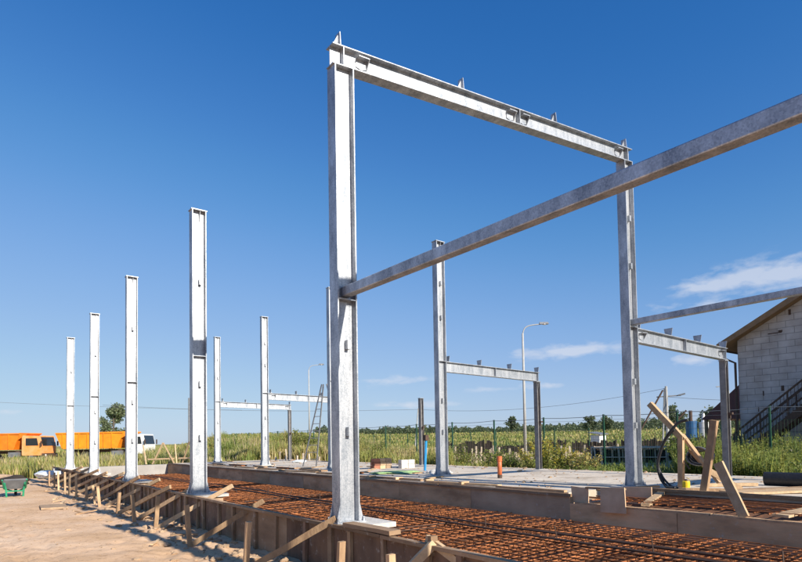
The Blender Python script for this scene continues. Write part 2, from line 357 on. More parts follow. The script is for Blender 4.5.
# ------------------------------------------------------------------ foundation (setting pieces of concrete, formwork as things)
def slab():
    b = MB()
    b.box(5.14, 11.7, .3, 26, -.62, .03); b.box(6.6, 11.7, -7.5, .3, -.62, .03)
    b.build('concrete_slab', SLAB)['kind'] = 'structure'
    b = MB(); b.box(.02, 5.1, -7.5, 26, -.66, -.60); b.build('trench_floor', DSOIL)['kind'] = 'structure'
    b = MB(); b.box(5.1, 6.6, -7.5, .3, -.62, -.22); b.build('pit_floor', DSOIL)['kind'] = 'structure'
slab()
t = thing('grade_beam_formwork', 'long dark stained formwork wall facing the rebar trench along the middle row of columns', 'formwork', (4.9, 0, -.6))
for k in range(10):
    y0 = .1 + 2.6*k
    b = MB(); b.box(4.9, 4.93+.003*(k % 2), y0, y0+2.59, -.6, .02 + .008*(k % 3)); b.build('board', WALLM if k % 4 else DCONC, t)
b = MB(); b.box(4.935, 5.14, .1, 26, -.6, -.015); b.build('concrete_core', DCONC, t)
for k in range(7):
    y0 = .05+3.7*k
    b = MB(); b.box(4.86, 4.899, y0, y0+3.68, -.02+.01*random.random(), .035+.012*random.random()); b.build('top_rail', FORM, t)
t = thing('pit_formwork', 'lower formwork wall in front of the pit at the right, below the leaning board', 'formwork', (4.9, -3, -.6))
for k in range(4):
    y1 = .1 - 2.0*k
    b = MB(); b.box(4.9, 4.94+.003*(k % 2), y1-1.99, y1, -.6, -.14+.005*(k % 2)); b.build('board', WALLM, t)
for k in range(3):
    y1 = .0 - 2.4*k
    b = MB(); b.beam((4.965, y1, -.128), (4.965, y1-2.38, -.128), .13, .03, jit=.006, segs=3); b.build('top_rail', WOOD, t)
b = MB(); b.box(4.945, 5.09, -7.5, .08, -.6, -.16); b.build('concrete_core', DCONC, t)
b = MB(); b.box(-.45, 6.6, 26.02, 26.5, -.6, -.02); b.build('cross_wall', CONC)
tag(bpy.data.objects['cross_wall'], 'pale concrete cross wall closing the far end of the foundation trench', 'wall')

# near formwork along row A
t = thing('timber_formwork', 'long brown formwork wall with upright battens under the left row of columns, propped by braces', 'formwork', (-.22, 0, -.62))
y = -6.0; k = 0
while y < 26:
    L = 2.44
    b = MB(); b.box(-.205-.003*(k % 2), -.18, y, y+L-.006, -.66, -.03); b.build('board', PLY if k % 3 else FORM, t)
    b = MB(); b.beam((-.222, y, -.006), (-.222, y+L-.01, -.006-.006*(k % 2)), .085, .042, jit=.004, segs=3); b.build('top_rail', FORM if k % 4 else WOOD, t)
    y += L; k += 1
y = -5.8
while y < 25.8:
    w = random.uniform(.04, .10); bm_ = (FORM, FORM, PLY, WOOD)[random.randrange(4)]
    b = MB(); b.beam((-.232, y, -.64), (-.232+random.uniform(-.01,.01), y+random.uniform(-.03,.03), -.03), .045, w, upv=(0,1,0)); b.build('batten', bm_, t)
    y += random.uniform(.35, .95)
b = MB(); b.box(-.178, .05, -7.5, 26, -.6, -.055); o = b.build('concrete_footing', DCONC); tag(o, 'narrow concrete footing behind the near formwork wall', 'footing')
# column pads
PADS = thing
def pad(x0, x1, y0, y1, z0, z1, lab):
    b = MB(); b.box(x0, x1, y0, y1, z0, z1); o = b.build('column_pad', GROUT); tag(o, lab, 'concrete pad', 'column pads')
ordn = ['nearest', 'second', 'third', 'fourth', 'farthest']
for k in range(5):
    y = 6*k - (.096 if k == 1 else 0)
    b = MB(); b.box(.051, .40, y-.36, y+.32, -.598, -.052); tag(b.build('pedestal', DCONC), 'dark concrete pedestal under the %s column of the left row' % ordn[k], 'pedestal', 'column pedestals')
    pad(-.17, .50, y-.42, y+.34, -.029 if 0 else -.05, .012, 'pale grout pad under the %s column of the left row' % ordn[k])
    pad(6.6, 7.3, y-.35, y+.35, .034, .06, 'thin pale grout pad under the %s column of the middle row' % ordn[k])
# ------------------------------------------------------------------ rebar mats
def rebar_mat(x0, x1, y0, y1, z, lab, sx=.19, sy=.135, r=.009, grp='rebar mats'):
    t = thing('rebar_mat', lab, 'rebar mat', ((x0+x1)/2, y0, z), grp)
    n = int((y1-y0)/sy)
    base = {}
    for q in range(3):
        b = MB(); L = x1-x0+random.uniform(-.05, .12); c = Vector(((x0+x1)/2, y0, z)); sag = random.uniform(-.015, .015)
        b.tube([c+Vector((-L/2, 0, 0)), c+Vector((0, random.uniform(-.015,.015), sag)), c+Vector((L/2, random.uniform(-.02,.02), .0))], r, 6)
        base[q] = b
    def place(mb_list, i, off):
        pass
    protos = [base[q].build('cross_bar', RUST, t) for q in range(3)]
    for i in range(n):
        yy = sy*(i+.5) + random.uniform(-.045, .045)
        if i < 3: o = protos[i]
        else: o = protos[i % 3].copy(); COL.objects.link(o); o.parent = t
        o.location = (random.uniform(-.06,.06), yy, random.uniform(-.006, .012)); o.rotation_euler = (0, 0, random.gauss(0,.028))
    m_ = int((x1-x0)/sx)
    b = MB(); c = Vector(((x0+x1)/2, y0, z)); b.tube([c+Vector((0, -.1, .017)), c+Vector((.01, (y1-y0)/2, .02)), c+Vector((0, y1-y0+.1, .017))], r, 6)
    p0 = b.build('long_bar', RUSTM, t)
    for i in range(m_+1):
        o = p0 if i == 0 else p0.copy()
        if i: COL.objects.link(o); o.parent = t
        o.location = (-(x1-x0)/2 + sx*i + random.uniform(-.015,.015), 0, 0); o.rotation_euler = (0, 0, random.uniform(-.002,.002))
names = [(-6.2, -.05, 'rusty rebar mat in the trench nearest the camera, right of the nearest column'), (0, 6, 'rusty rebar mat in the trench between the nearest and second left columns'),
         (6.05, 12, 'rusty rebar mat in the trench between the second and third left columns'), (12.05, 18, 'rusty rebar mat in the trench between the third and fourth left columns'),
         (18.05, 24, 'rusty rebar mat at the far end of the trench')]
for a, b_, l in names: rebar_mat(.35, 4.8, a, b_, -.45, l)
rebar_mat(.4, 4.75, -6.0, 5.8, -.535, 'lower layer rusty rebar mat under the upper mat near the camera', .25, .2)
rebar_mat(5.1, 6.57, -6.2, -.15, -.055, 'rusty rebar grid in the pit behind the right formwork wall', .2, .2, .011)
random.seed(18)
for i in range(14):
    x = random.uniform(.8, 4.2); y = random.uniform(-3, 14); a = random.gauss(pi/2 if i % 2 else 0, .25); L = random.uniform(.6, 1.8)
    b = MB(); b.tube([(x-L*cos(a), y-L*sin(a), -.415), (x, y, -.40), (x+L*cos(a), y+L*sin(a), -.418)], .009, 6)
    tag(b.build('loose_bar', RUSTD if i % 3 else RUST), 'loose rusty bar lying askew on top of the rebar mats', 'steel bar', 'loose bars on the mats')
random.seed(19)
for i, (x, dx, z) in enumerate(((3.10, .12, -.37), (2.86, .05, -.39))):
    b = MB(); pts = [(x+dx*math.sin(q*.9+i)*.5, -5.5+q*2.0, z+.012*math.sin(q*1.7+i)) for q in range(15)]; b.tube(pts, .021, 6)
    o = b.build('support_bar', RUSTD); tag(o, ['long dark bar lying over the rebar mats, the farther of the pair', 'long dark bar lying over the rebar mats, the nearer of the pair'][i], 'steel bar', 'dark bars over the mats')
for i in range(10):
    b = MB(); b.cyl((2.98+random.uniform(-.1,.15), -4+i*1.45, -.45), (2.98+random.uniform(-.1,.15), -4+i*1.45+.02, -.2+random.uniform(-.05,.05)), .009, 5)
    tag(b.build('tie_bar', RUSTD), 'short upright dark bar standing in the rebar mats beside the dark long bars', 'steel bar', 'upright tie bars')

# ------------------------------------------------------------------ steel frame
def Ishaft(b, x, y, z0, z1, dep, fl, tf=.018, tw=.012, sl=0.0):
    # web in the X-Z plane, flanges facing -X and +X ; the top may slope with X
    def bx(xa, xb, ya, yb):
        za = z1 + sl*(xa-x); zb = z1 + sl*(xb-x)
        b.add([(xa,ya,z0),(xb,ya,z0),(xb,yb,z0),(xa,yb,z0),(xa,ya,za),(xb,ya,zb),(xb,yb,zb),(xa,yb,za)],
              [(0,3,2,1),(4,5,6,7),(0,1,5,4),(1,2,6,5),(2,3,7,6),(3,0,4,7)])
    bx(x-dep/2, x-dep/2+tf, y-fl/2, y+fl/2); bx(x+dep/2-tf, x+dep/2, y-fl/2, y+fl/2)
    bx(x-dep/2+tf, x+dep/2-tf, y-tw/2, y+tw/2)
def column(x, y, z0, z1, dep, fl, lab, grp, sl=0.0, joint=None, slots=(), cap=True, gus=True, lamp=False, sm_=None):
    t = thing('steel_column', lab, 'steel column', (x, y, z0), grp)
    b = MB(); Ishaft(b, x, y, z0+.022, z1, dep, fl, sl=sl); b.build('shaft', sm_ or STEEL, t)
    b = MB(); w = dep/2+.07; b.box(x-w, x+w, y-fl/2-.05, y+fl/2+.05, z0, z0+.02); b.build('base_plate', STEEL, t)
    if gus:
        for s in (-1, 1):
            for q in (-1, 1):
                b = MB(); x0 = x+s*dep/2; yy = y+q*(fl/2-.006)
                b.prism([(x0, yy-.005, z0+.02), (x0+s*.052, yy-.005, z0+.02), (x0+s*.045, yy-.005, z0+.07), (x0+s*.002, yy-.005, z0+.25)], (0, .01, 0)); b.build('base_gusset', STEEL, t)
    if gus:
        for s in (-1, 1):
            for q in (-1, 1):
                b = MB(); c0 = Vector((x+s*(dep/2+.045), y+q*(fl/2+.02), z0+.02)); b.cyl(c0, c0+Vector((0,0,.055)), .011, 6); b.cyl(c0, c0+Vector((0,0,.02)), .02, 6); b.build('anchor_bolt', STEEL, t)
    if lamp:
        b = MB(); b.box(x-.04, x+.04, y-fl/2-.10, y-fl/2-.001, z0+1.55, z0+1.60); b.box(x-.02, x+.02, y-fl/2-.05, y-fl/2-.001, z0+1.45, z0+1.549); b.build('bracket', RUSTD, t)
    if cap:
        b = MB(); a = dep/2+.02
        b.add([(x-a,y-fl/2-.01,z1-sl*a),(x+a,y-fl/2-.01,z1+sl*a),(x+a,y+fl/2+.01,z1+sl*a),(x-a,y+fl/2+.01,z1-sl*a),
               (x-a,y-fl/2-.01,z1+.02-sl*a),(x+a,y-fl/2-.01,z1+.02+sl*a),(x+a,y+fl/2+.01,z1+.02+sl*a),(x-a,y+fl/2+.01,z1+.02-sl*a)],
              [(0,3,2,1),(4,5,6,7),(0,1,5,4),(1,2,6,5),(2,3,7,6),(3,0,4,7)]); b.build('cap_plate', STEEL, t)
        b = MB(); b.prism([(x+.02, y-.006, z1-.001), (x+.02, y-fl/2+.01, z1-.001), (x+.02, y-.006, z1-.34)], (.012, 0, 0)); b.build('cap_gusset', STEEL, t)
    if joint:
        b = MB(); 
        for q in (-1, 1): b.box(x-dep/2+.02, x+dep/2-.02, min(y+q*.0065, y+q*(fl/2-.004)), max(y+q*.0065, y+q*(fl/2-.004)), joint-.006, joint+.006)
        b.build('stiffener', STEEL, t)
    for zz in slots:
        b = MB(); b.box(x+.005, x+.055, y-fl/2+.02, y-.0065, zz-.06, zz+.06); b.build('cleat', STEEL, t)
    return t
def HBc(i): return 6.80
HA = 6.10; ys = [0, 5.904, 11.986, 17.979, 24.044]; ysb = ys
words = ordn
# row A
column(0, -6, .012, HA, .30, .20, 'galvanised steel column of the left row beside the camera, carrying the near end of the long tube', 'left row of columns', sl=.1, joint=3.03, slots=(1.2, 2.3), cap=False)
for i, y in enumerate(ys):
    column(0, y, .012, HA, .30, .20, ['tallest looking galvanised steel column, nearest of the left row, carrying roof beam and long tube', 'bare galvanised steel column, second of the left row, its base beside two braces',
           'bare galvanised steel column, third of the left row', 'bare galvanised steel column, fourth of the left row', 'bare galvanised steel column at the far left end of the left row'][i],
           'left row of columns', sl=.1 if i == 0 else 0, joint=2.945, slots=(1.2, 2.35, 4.55) if i else (1.2, 2.35), cap=(i > 0))
# row B
column(6.92, -6, .06, 6.8, .30, .20, 'galvanised steel column of the middle row outside the right edge, carrying the far tube', 'middle row of columns', sl=.1, joint=3.33, slots=(1.2, 2.3), cap=False)
for i, y in enumerate(ys):
    column(6.92, y, .06, 6.80, .30, .20, ['galvanised steel column at the right, nearest of the middle row, under the high end of the roof beam', 'galvanised steel column crossed by the long tube, second of the middle row',
           'galvanised steel column of the middle row mostly hidden behind the nearest left column', 'galvanised steel column, fourth of the middle row', 'galvanised steel column, farthest of the middle row'][i],
           'middle row of columns', sl=.1 if i == 0 else 0, joint=3.33, slots=(1.3, 2.2, 4.6, 5.6), cap=(i > 0))
# row C
XC = 11.18
for i, y in enumerate([-6]+ys):
    zt = 2.93 if i != 3 else 2.80
    column(XC, y, .032, zt, .16, .15, ['short galvanised column of the right row outside the frame', 'short galvanised column nearest the house, of the right row', 'short galvanised column of the right row beside the tall street lamp',
        'short dark column without a beam, of the right row, beside the blue pole', 'short galvanised column of the right row hidden behind the nearest tall column', 'short galvanised column at the far end of the right row'][i],
        'right row of short columns', joint=None, slots=(), cap=True, gus=False, lamp=True, sm_=DULL)
# beams
def ibeam(p, q, dep, fl, tf=.014, tw=.009):
    b = MB(); p = Vector(p); q = Vector(q)   # p,q are bottom flange centres ; runs along X
    for (za, zb, ya, yb) in ((0, tf, -fl/2, fl/2), (dep-tf, dep, -fl/2, fl/2), (tf, dep-tf, -tw/2, tw/2)):
        b.add([(p.x,p.y+ya,p.z+za),(q.x,q.y+ya,q.z+za),(q.x,q.y+yb,q.z+za),(p.x,p.y+yb,p.z+za),(p.x,p.y+ya,p.z+zb),(q.x,q.y+ya,q.z+zb),(q.x,q.y+yb,q.z+zb),(p.x,p.y+yb,p.z+zb)],
              [(0,3,2,1),(4,5,6,7),(0,1,5,4),(1,2,6,5),(2,3,7,6),(3,0,4,7)])
    return b
def zlerp(p, q, x): return p[2] + (q[2]-p[2])*(x-p[0])/(q[0]-p[0])
def rafter(y, p, q, dep, fl, lab, grp, cleats, stiffs, brks, cw=.16, ch=.2):
    t = thing('roof_beam', lab, 'steel beam', p, grp)
    ibeam(p, q, dep, fl).build('beam_body', STEEL, t)
    for x in cleats:
        z = zlerp(p, q, x)+dep+.001
        b = MB(); b.box(x-.07, x+.07, y-.06, y+.06, z-.004, z+.008)
        if cw < .17:
            b.prism([(x-.006, y-cw/2, z+.008), (x-.006, y+cw/2, z+.008), (x-.006, y+cw/2, z+ch), (x-.006, y-cw/2+.02, z+ch)], (.012, 0, 0))
            b.prism([(x-.1, y-.005, z+.008), (x-.006, y-.005, z+.008), (x-.006, y-.005, z+ch*.9)], (0, .01, 0))
        else:
            b.prism([(x-.006, y-cw/2+.03, z+.008), (x-.006, y+cw/2-.03, z+.008), (x-.006, y+cw/2, z+ch), (x-.006, y-cw/2, z+ch)], (.012, 0, 0))
            b.prism([(x+.006, y-.005, z+.008), (x+.07, y-.005, z+.008), (x+.006, y-.005, z+ch*.8)], (0, .01, 0))
        b.build('purlin_cleat', STEEL, t)
    for x in stiffs:
        z = zlerp(p, q, x)
        b = MB()
        for s in (-1, 1): b.box(x-.006, x+.006, min(y+s*.006, y+s*fl/2), max(y+s*.006, y+s*fl/2), z+.016, z+dep-.016)
        b.build('stiffener', STEEL, t)
    for x in brks:
        z = zlerp(p, q, x)+dep*.5
        b = MB(); b.prism([(x-.09, y-.006, z+.07), (x+.09, y-.006, z+.085), (x+.10, y-.006, z-.03), (x+.0, y-.006, z-.07), (x-.09, y-.006, z-.05)], (0, -.012, 0))
        b.prism([(x-.09, y-.018, z+.07), (x+.09, y-.018, z+.085), (x+.09, y-.10, z+.085), (x-.09, y-.10, z+.07)], (0, 0, -.012))
        b.prism([(x+.078, y-.018, z+.07), (x+.078, y-.098, z+.07), (x+.078, y-.018, z-.05)], (.01, 0, 0))
        b.build('bracket', STEEL, t)
    return t
for y, lab in ((-6, 'sloping galvanised roof beam of the frame beside the camera, outside the picture'), (0, 'high sloping galvanised roof beam joining the nearest left column to the middle row')):
    rafter(y, (-.17, y, 6.085), (7.09, y, 6.82), .28, .18, lab, 'high roof beams', (-.03, 2.25, 4.6, 6.93), (.0, 3.55, 6.92), (.33, 3.38, 3.72, 6.65), cw=.13, ch=.21)
for i, (y, lab) in enumerate(((-6, 'low galvanised beam between middle and right rows, outside the picture'), (0, 'low galvanised beam at the right, leading to the short column by the house'), (ys[1], 'low galvanised beam in front of the tall street lamp'),
                (ys[3], 'low galvanised beam behind the stepladder, its far end hidden by the nearest tall column'), (ys[4], 'low galvanised beam at the far end of the frame, ending on the farthest short column'))):
    rafter(y, (7.075, y, 3.03), (11.27, y, 2.955), .30, .15, lab, 'low roof beams', (7.2, 8.5, 9.85, 11.18), (9.15, 11.18), (7.35, 11.0) if i != 2 else (), cw=.2, ch=.17)
# square tubes
def sqtube(x, z, y0, y1, w, h, lab):
    t = thing('square_tube', lab, 'steel tube', (x, y0, z), 'long square tubes')
    b = MB(); b.box(x-w/2, x+w/2, y0, y1, z-h/2, z+h/2); o = b.build('tube_body', STEEL, t)
    md = o.modifiers.new('bev', 'BEVEL'); md.width = .012; md.segments = 2
    for yy, s in ((y0, -1), (y1, 1)):
        b = MB(); ya = yy+s*.001; b.box(x-w/2-.03, x+w/2+.03, min(ya, ya+s*.012), max(ya, ya+s*.012), z-h/2-.05, z+h/2+.02); b.build('end_plate', STEEL, t)
sqtube(0, 3.045, -5.92, -.025, .12, .13, 'long galvanised square tube rising across the picture from the nearest left column')
sqtube(6.92, 3.42, -5.92, -.025, .12, .12, 'shorter looking galvanised square tube leaving the right column towards the house roof')

# ------------------------------------------------------------------ stakes and braces
stk = [(-2.2,-.9,.03,.02), (-1.36,-.95,.05,-.03), (1.10,-.93,.0,-.06), (3.38,-.96,.05,.05), (5.7,-.93,.04,-.05), (7.4,-.93,-.05,.08), (9.4,-.9,-.12,-.1), (11.3,-.95,-.06,.12), (12.3,-.9,-.1,.1), (13.6,-.93,-.12,0),
       (15.0,-1.0,.1,.03), (16.3,-1.05,.12,0), (17.6,-1.0,.12,.02), (19.0,-1.05,.1,0), (20.6,-1.0,.0,.03), (22.4,-1.0,.0,0)]
ow = ['first','second','third','fourth','fifth','sixth','seventh','eighth','ninth','tenth','eleventh','twelfth','thirteenth','fourteenth','fifteenth','sixteenth']
for i, (y, x, zt, ln) in enumerate(stk):
    b = MB(); b.beam((x, y, -.72), (x+random.uniform(-.03,.03)-ln*.5, y+ln, zt), .075 if i < 8 else .06, .05, upv=(0,1,0), jit=.006, segs=4)
    tag(b.build('wooden_stake', WOODP if 9 < i < 14 else WOOD), ['wooden stake driven in the sand, %s counted from the camera along the formwork' % ow[i],
        'pale wooden stake driven in the sand, %s counted from the camera along the formwork' % ow[i]][9 < i < 14], 'stake', 'stakes along the formwork')
brc = [((-.30,-3.3,-.38),(-.17,-1.85,.05)) , ((-.93,1.0,-.62),(-.19,-.05,.08)), ((-.93,3.34,-.60),(.0,2.6,.10)), ((-.83,5.82,-.60),(.30,4.75,.22)), ((-.75,7.7,-.6),(-.05,6.15,.12)), ((-.9,9.2,-.62),(-.3,6.9,.12)),
       ((-.8,11.2,-.6),(.1,9.3,.16)), ((-.75,12.5,-.55),(-.1,10.6,.18)), ((-.8,14.2,-.55),(.0,12.2,.16)), ((-.85,15.6,-.5),(.1,13.4,.18)), ((-.9,17.2,-.5),(-.1,15.0,.15)), ((-.9,19,-.45),(-.05,16.8,.18)), ((-.9,21,-.45),(.0,18.8,.18)), ((-.95,23,-.45),(.0,20.6,.18))]
for i, (p, q) in enumerate(brc):
    b = MB(); b.beam(p, q, .045, .085, jit=.006, segs=5)
    tag(b.build('diagonal_brace', WOOD if i % 3 else WOODP), 'slanting timber brace propping the formwork, %s counted from the camera' % ow[i], 'brace', 'braces against the formwork')
# foreground brace meeting the formwork right of nearest column
b = MB(); b.beam((-.98,-1.75,-.66), (-.22,-2.02,.03), .05, .09, jit=.005, segs=5); tag(b.build('diagonal_brace', WOODP), 'slanting timber brace at the bottom edge right of the nearest column', 'brace', 'braces against the formwork')
b = MB(); b.beam((-.215,-1.99,-.1), (-.215,-1.99,.10), .09, .05, upv=(0,1,0)); tag(b.build('wood_block', FORM), 'small grey wooden block nailed on the formwork top beside the bottom edge brace', 'wood block')
b = MB(); b.beam((-.20,-.36,.045), (-.19,-1.32,.05), .16, .05, jit=.005, segs=4); tag(b.build('plank', FORM), 'dark weathered plank lying on the formwork top beside the nearest column base', 'plank')
# debris by the formwork
random.seed(11)
for i in range(26):
    y = random.uniform(-1, 22); x = random.uniform(-1.7, -.45); L = random.uniform(.12, .55); a = random.uniform(0, pi); z = gz(x, y)+.02
    b = MB(); b.beam((x-L/2*cos(a), y-L/2*sin(a), z), (x+L/2*cos(a), y+L/2*sin(a), z+random.uniform(0,.05)), random.uniform(.04,.09), .025, jit=.005, segs=2)
    tag(b.build('timber_offcut', WOOD if i % 2 else WOODP), 'small timber offcut lying on the sand along the near formwork', 'timber offcut', 'offcuts on the sand')
def lump(r, sx=1, sy=1, sz=.6, seed=0, sub=2, amp=.35, c=(0,0,0)):
    import bmesh
    bm = bmesh.new(); bmesh.ops.create_icosphere(bm, subdivisions=sub, radius=1)
    b = MB(); vs = []
    for v in bm.verts:
        n = 1+amp*noise.noise(v.co*1.6+Vector((seed*3.1, seed, 0)))
        vs.append((c[0]+v.co.x*r*sx*n, c[1]+v.co.y*r*sy*n, c[2]+v.co.z*r*sz*n))
    fs = [tuple(v.index for v in f.verts) for f in bm.faces]; bm.free()
    b.add(vs, fs); return b
for i in range(24):
    y = random.uniform(-1, 20); x = random.uniform(-1.5, -.4) if i % 4 else random.uniform(-3, -1)
    r = random.uniform(.03, .10) if i % 4 else random.uniform(.02,.045)
    tag(lump(r, 1.3, 1, .6, i, 1, .5, (x, y, gz(x, y)+r*.2)).build('concrete_lump', STONE), 'small stone or lump of set concrete on the sand beside the near formwork', 'stone', 'stones on the sand')
b = MB(); 
for k in range(1): b.add([(-2.35,11.2,-.585),(-1.75,11.1,-.59),(-1.7,12.1,-.585),(-2.3,12.15,-.58),(-2.35,11.2,-.54),(-1.75,11.1,-.545),(-1.7,12.1,-.54),(-2.3,12.15,-.535)],[(0,3,2,1),(4,5,6,7),(0,1,5,4),(1,2,6,5),(2,3,7,6),(3,0,4,7)])
tag(b.build('board_scrap', STONE), 'pale flat board half buried in the open sand at the left', 'board')
# pebbles: stuff
b = MB(); random.seed(5)
for i in range(4200):
    x = random.uniform(-9, -.3); y = random.uniform(-3, 26); r = random.uniform(.006, .022)*(1+.4*(random.random() < .05)); z = gz(x, y)
    p = [(x+r*cos(a)*random.uniform(.7,1.2), y+r*sin(a)*random.uniform(.7,1.2), z-.004) for a in (0, 1.26, 2.5, 3.8, 5)]
    b.add(p+[(x, y, z+r*.8)], [(0,1,5),(1,2,5),(2,3,5),(3,4,5),(4,0,5)])
o = b.build('pebbles', STONE)
b = MB()
for i in range(420):
    x = -.3-abs(random.gauss(0,.55)); y = random.uniform(-2, 24); r = random.uniform(.02,.075)
    l = lump(r, 1.2, 1, .7, i, 1, .6, (x, y, gz(x, y)+r*.15)); b.add(l.v, l.f)
tag(b.build('dirt_clods', STONE), 'crumbled clods of sandy earth along the foot of the near formwork', 'clods', kind='stuff')
o = bpy.data.objects['pebbles']; tag(o, 'scattered small pebbles and crumbs on the trodden sand', 'pebbles', kind='stuff')

# ------------------------------------------------------------------ wheelbarrow/green trestle at left
t = thing('wheelbarrow', 'grey trough on green legs, a hand cart standing on the sand at the left edge', 'cart', (-2.55, 17.0, -.6))
c = Vector((-2.55, 17.0, -.6)); rt2 = Vector((.996,-.087,0)); f2 = Vector((.087,.996,0))
def P(a, b_, z): return c + rt2*a*.8 + f2*b_*.8 + Vector((0,0,z*.95))
b = MB(); b.add([P(-.3,-.3,.27),P(.3,-.3,.27),P(.3,.45,.27),P(-.3,.45,.27),P(-.43,-.42,.58),P(.43,-.42,.58),P(.43,.62,.58),P(-.43,.62,.58)],[(0,3,2,1),(0,1,5,4),(1,2,6,5),(2,3,7,6),(3,0,4,7)])
o = b.build('tray', DGREY, t); md = o.modifiers.new('s', 'SOLIDIFY'); md.thickness = .02
for s in (-1, 1):
    b = MB(); b.tube([P(s*.36,-.5,.5), P(s*.31,-.38,.26), P(s*.29,-.34,0.0)], .03, 8); b.build('leg', GREENL, t)
    b = MB(); b.tube([P(s*.42,-.95,.62), P(s*.38,-.4,.3), P(s*.15,.8,.16)], .022, 8); b.build('handle', GREENL, t)
b = MB(); b.tube([P(-.3,-.37,.2), P(.3,-.37,.2)], .022, 8); b.build('crossbar', GREENL, t)
b = MB(); b.cyl(P(-.05,.85,.17), P(.05,.85,.17), .17, 16); b.build('wheel', RUBBER, t)
# tarp & pile at far left end of formwork
def heap(name, c, r, sx, sy, sz, seed, m_, lab, cat): 
    o = lump(r, sx, sy, sz, seed, 3, .5, c).build(name, m_, None, True); tag(o, lab, cat)
heap('tarp_pile', (-.75, 24.9, -.25), .34, 1.6, 1.8, .5, 3, TARP, 'heap of pale blue and white tarpaulin at the far end of the formwork', 'tarpaulin')
heap('earth_heap', (-2.9, 27.5, -.6), .7, 2.0, 1.2, .4, 8, STONE, 'low earth heap beyond the cart at the left', 'earth heap')
heap('dark_roll', (-2.3, 22.3, -.35), .3, 2.0, .8, .7, 5, PEAT, 'dark lumpy bundle on the sand behind the cart', 'bundle')
# ------------------------------------------------------------------ things on slab
def plank(p, q, w=.15, h=.04, lab='', m_=None, cat='plank', grp='planks on the slab', name='plank'):
    b = MB(); b.beam(p, q, w, h, jit=.005, segs=4); o = b.build(name, m_ or WOOD); tag(o, lab, cat, grp)
plank((5.05,.3,.06),(5.0,2.0,.065),.1,.04,'timber rail on the slab edge left of the plywood panels')
plank((5.3,2.2,.055),(5.1,4.4,.055),.14,.04,'pale plank on the slab edge below the orange pipe', WOODP)
plank((5.25,4.8,.055),(5.15,8.0,.055),.1,.05,'dark rail on the slab edge below the second middle column', FORM)
random.seed(21)
nn = 0
for y0, y1 in ((8.4,10.2),(10.6,12.8),(13.2,15),(15.5,17.4),(17.8,20),(20.4,22.5)):
    nn += 1
    plank((5.3+random.random()*.2,y0,.055),(5.15+random.random()*.2,y1,.055),.14,.04,'weathered plank on the slab edge, %s one beyond the second middle column' % ow[nn-1], WOOD if nn % 2 else FORM)
    plank((5.9+random.random()*.2,y0+.4,.06),(6.0+random.random()*.3,y1,.06),.25,.05,'reddish shuttering board lying on the slab, %s one beyond the second middle column' % ow[nn-1], RUST if nn % 2 else FORM, 'board', 'shuttering boards on the slab', 'shuttering_board')
for k in range(5):
    b = MB(); y0 = 3.2+k*1.25; b.beam((5.06, y0, .07),(5.32, y0+.02, .07),.09,.06); tag(b.build('wood_block', WOODP), 'small pale wood block on the slab edge, %s from the right' % ow[k], 'wood block', 'wood blocks on the slab edge')
random.seed(77)
b = MB()
for i in range(900):
    x = random.uniform(5.2, 12.4) if i % 3 else random.gauss(11.6, .35); y = random.uniform(-5, 26); r = random.uniform(.008, .035)*(2 if i % 29 == 0 else 1)
    z = .03 if (x < 11.7 and (x > 6.6 or y > .3)) else gz(x, y)
    if 5.1 < x < 6.6 and y < .3: continue
    l = lump(r, 1.3, 1, .6, i, 1, .6, (x, y, z+r*.2)); b.add(l.v, l.f)
tag(b.build('rubble', STONE), 'fine rubble and crumbs strewn over the slab and along its far edge', 'rubble', kind='stuff')
b = MB()
for k in range(60):
    y = -7+k*.56; l = lump(.32, 1.1, 1.3, .33, k, 2, .7, (11.95+random.gauss(0,.15), y, -.13)); b.add(l.v, l.f)
tag(b.build('soil_bank', STONE), 'low crumbly bank of sandy soil along the far edge of the slab', 'soil', kind='stuff')
for i in range(22):
    x = random.uniform(5.6, 11.2); y = random.uniform(2, 25); a = random.uniform(0, pi); L = random.uniform(.3, 1.4)
    b = MB(); b.beam((x-L/2*cos(a), y-L/2*sin(a), .05), (x+L/2*cos(a), y+L/2*sin(a), .052), random.uniform(.06,.16), .03, jit=.004, segs=2)
    tag(b.build('timber_offcut', (WOOD, FORM, WOODP)[i % 3]), 'piece of board lying loose on the concrete slab', 'timber offcut', 'offcuts on the slab')
# plywood panels round the right middle column footing
def panel(c0, c1, c2, c3, th, lab, m_=PLY):
    b = MB(); b.prism([c0, c1, c2, c3], th); tag(b.build('plywood_panel', PANELM), lab, 'panel', 'plywood panels')
panel((4.80,-.61,.20),(4.81,-1.06,.215),(4.81,-1.075,-.22),(4.80,-.6,-.23),(.024,0,0),'square brown plywood panel standing against the formwork left of the right column base')
panel((5.0,.14,.17),(5.0,-.22,.15),(5.0,-.23,-.13),(5.0,.12,-.13),(.02,0,0),'small dark plywood panel at the left end of the pit')
panel((5.9,-.40,.13),(5.9,-.93,.15),(5.9,-.93,-.18),(5.9,-.42,-.17),(.022,0,0),'brown plywood panel just in front of the right column base')
b = MB(); b.beam((4.99,-.2,.16),(5.01,-.95,.17),.09,.03,jit=.004,segs=2); tag(b.build('plank', FORM),'short dark lath bridging the pit corner between the plywood panels','plank','planks on the slab')
plank((5.04,-1.29,-.07),(6.6,-.75,-.005),.13,.05,'pale slanting board over the pit between panel and rebar', WOODP, grp='boards around the pit')
plank((5.5,-.1,.075),(6.9,-.5,.085),.12,.03,'thin lath across the slab in front of the right column', WOOD, grp='boards around the pit')
plank((4.99,-3.3,-.06),(6.7,-3.6,.02),.22,.035,'wide pale board across the pit near the right edge', WOODP, grp='boards around the pit')
plank((6.58,-.4,.05),(6.56,-4.5,.05),.10,.05,'long rail along the slab edge behind the pit', WOOD, grp='boards around the pit')
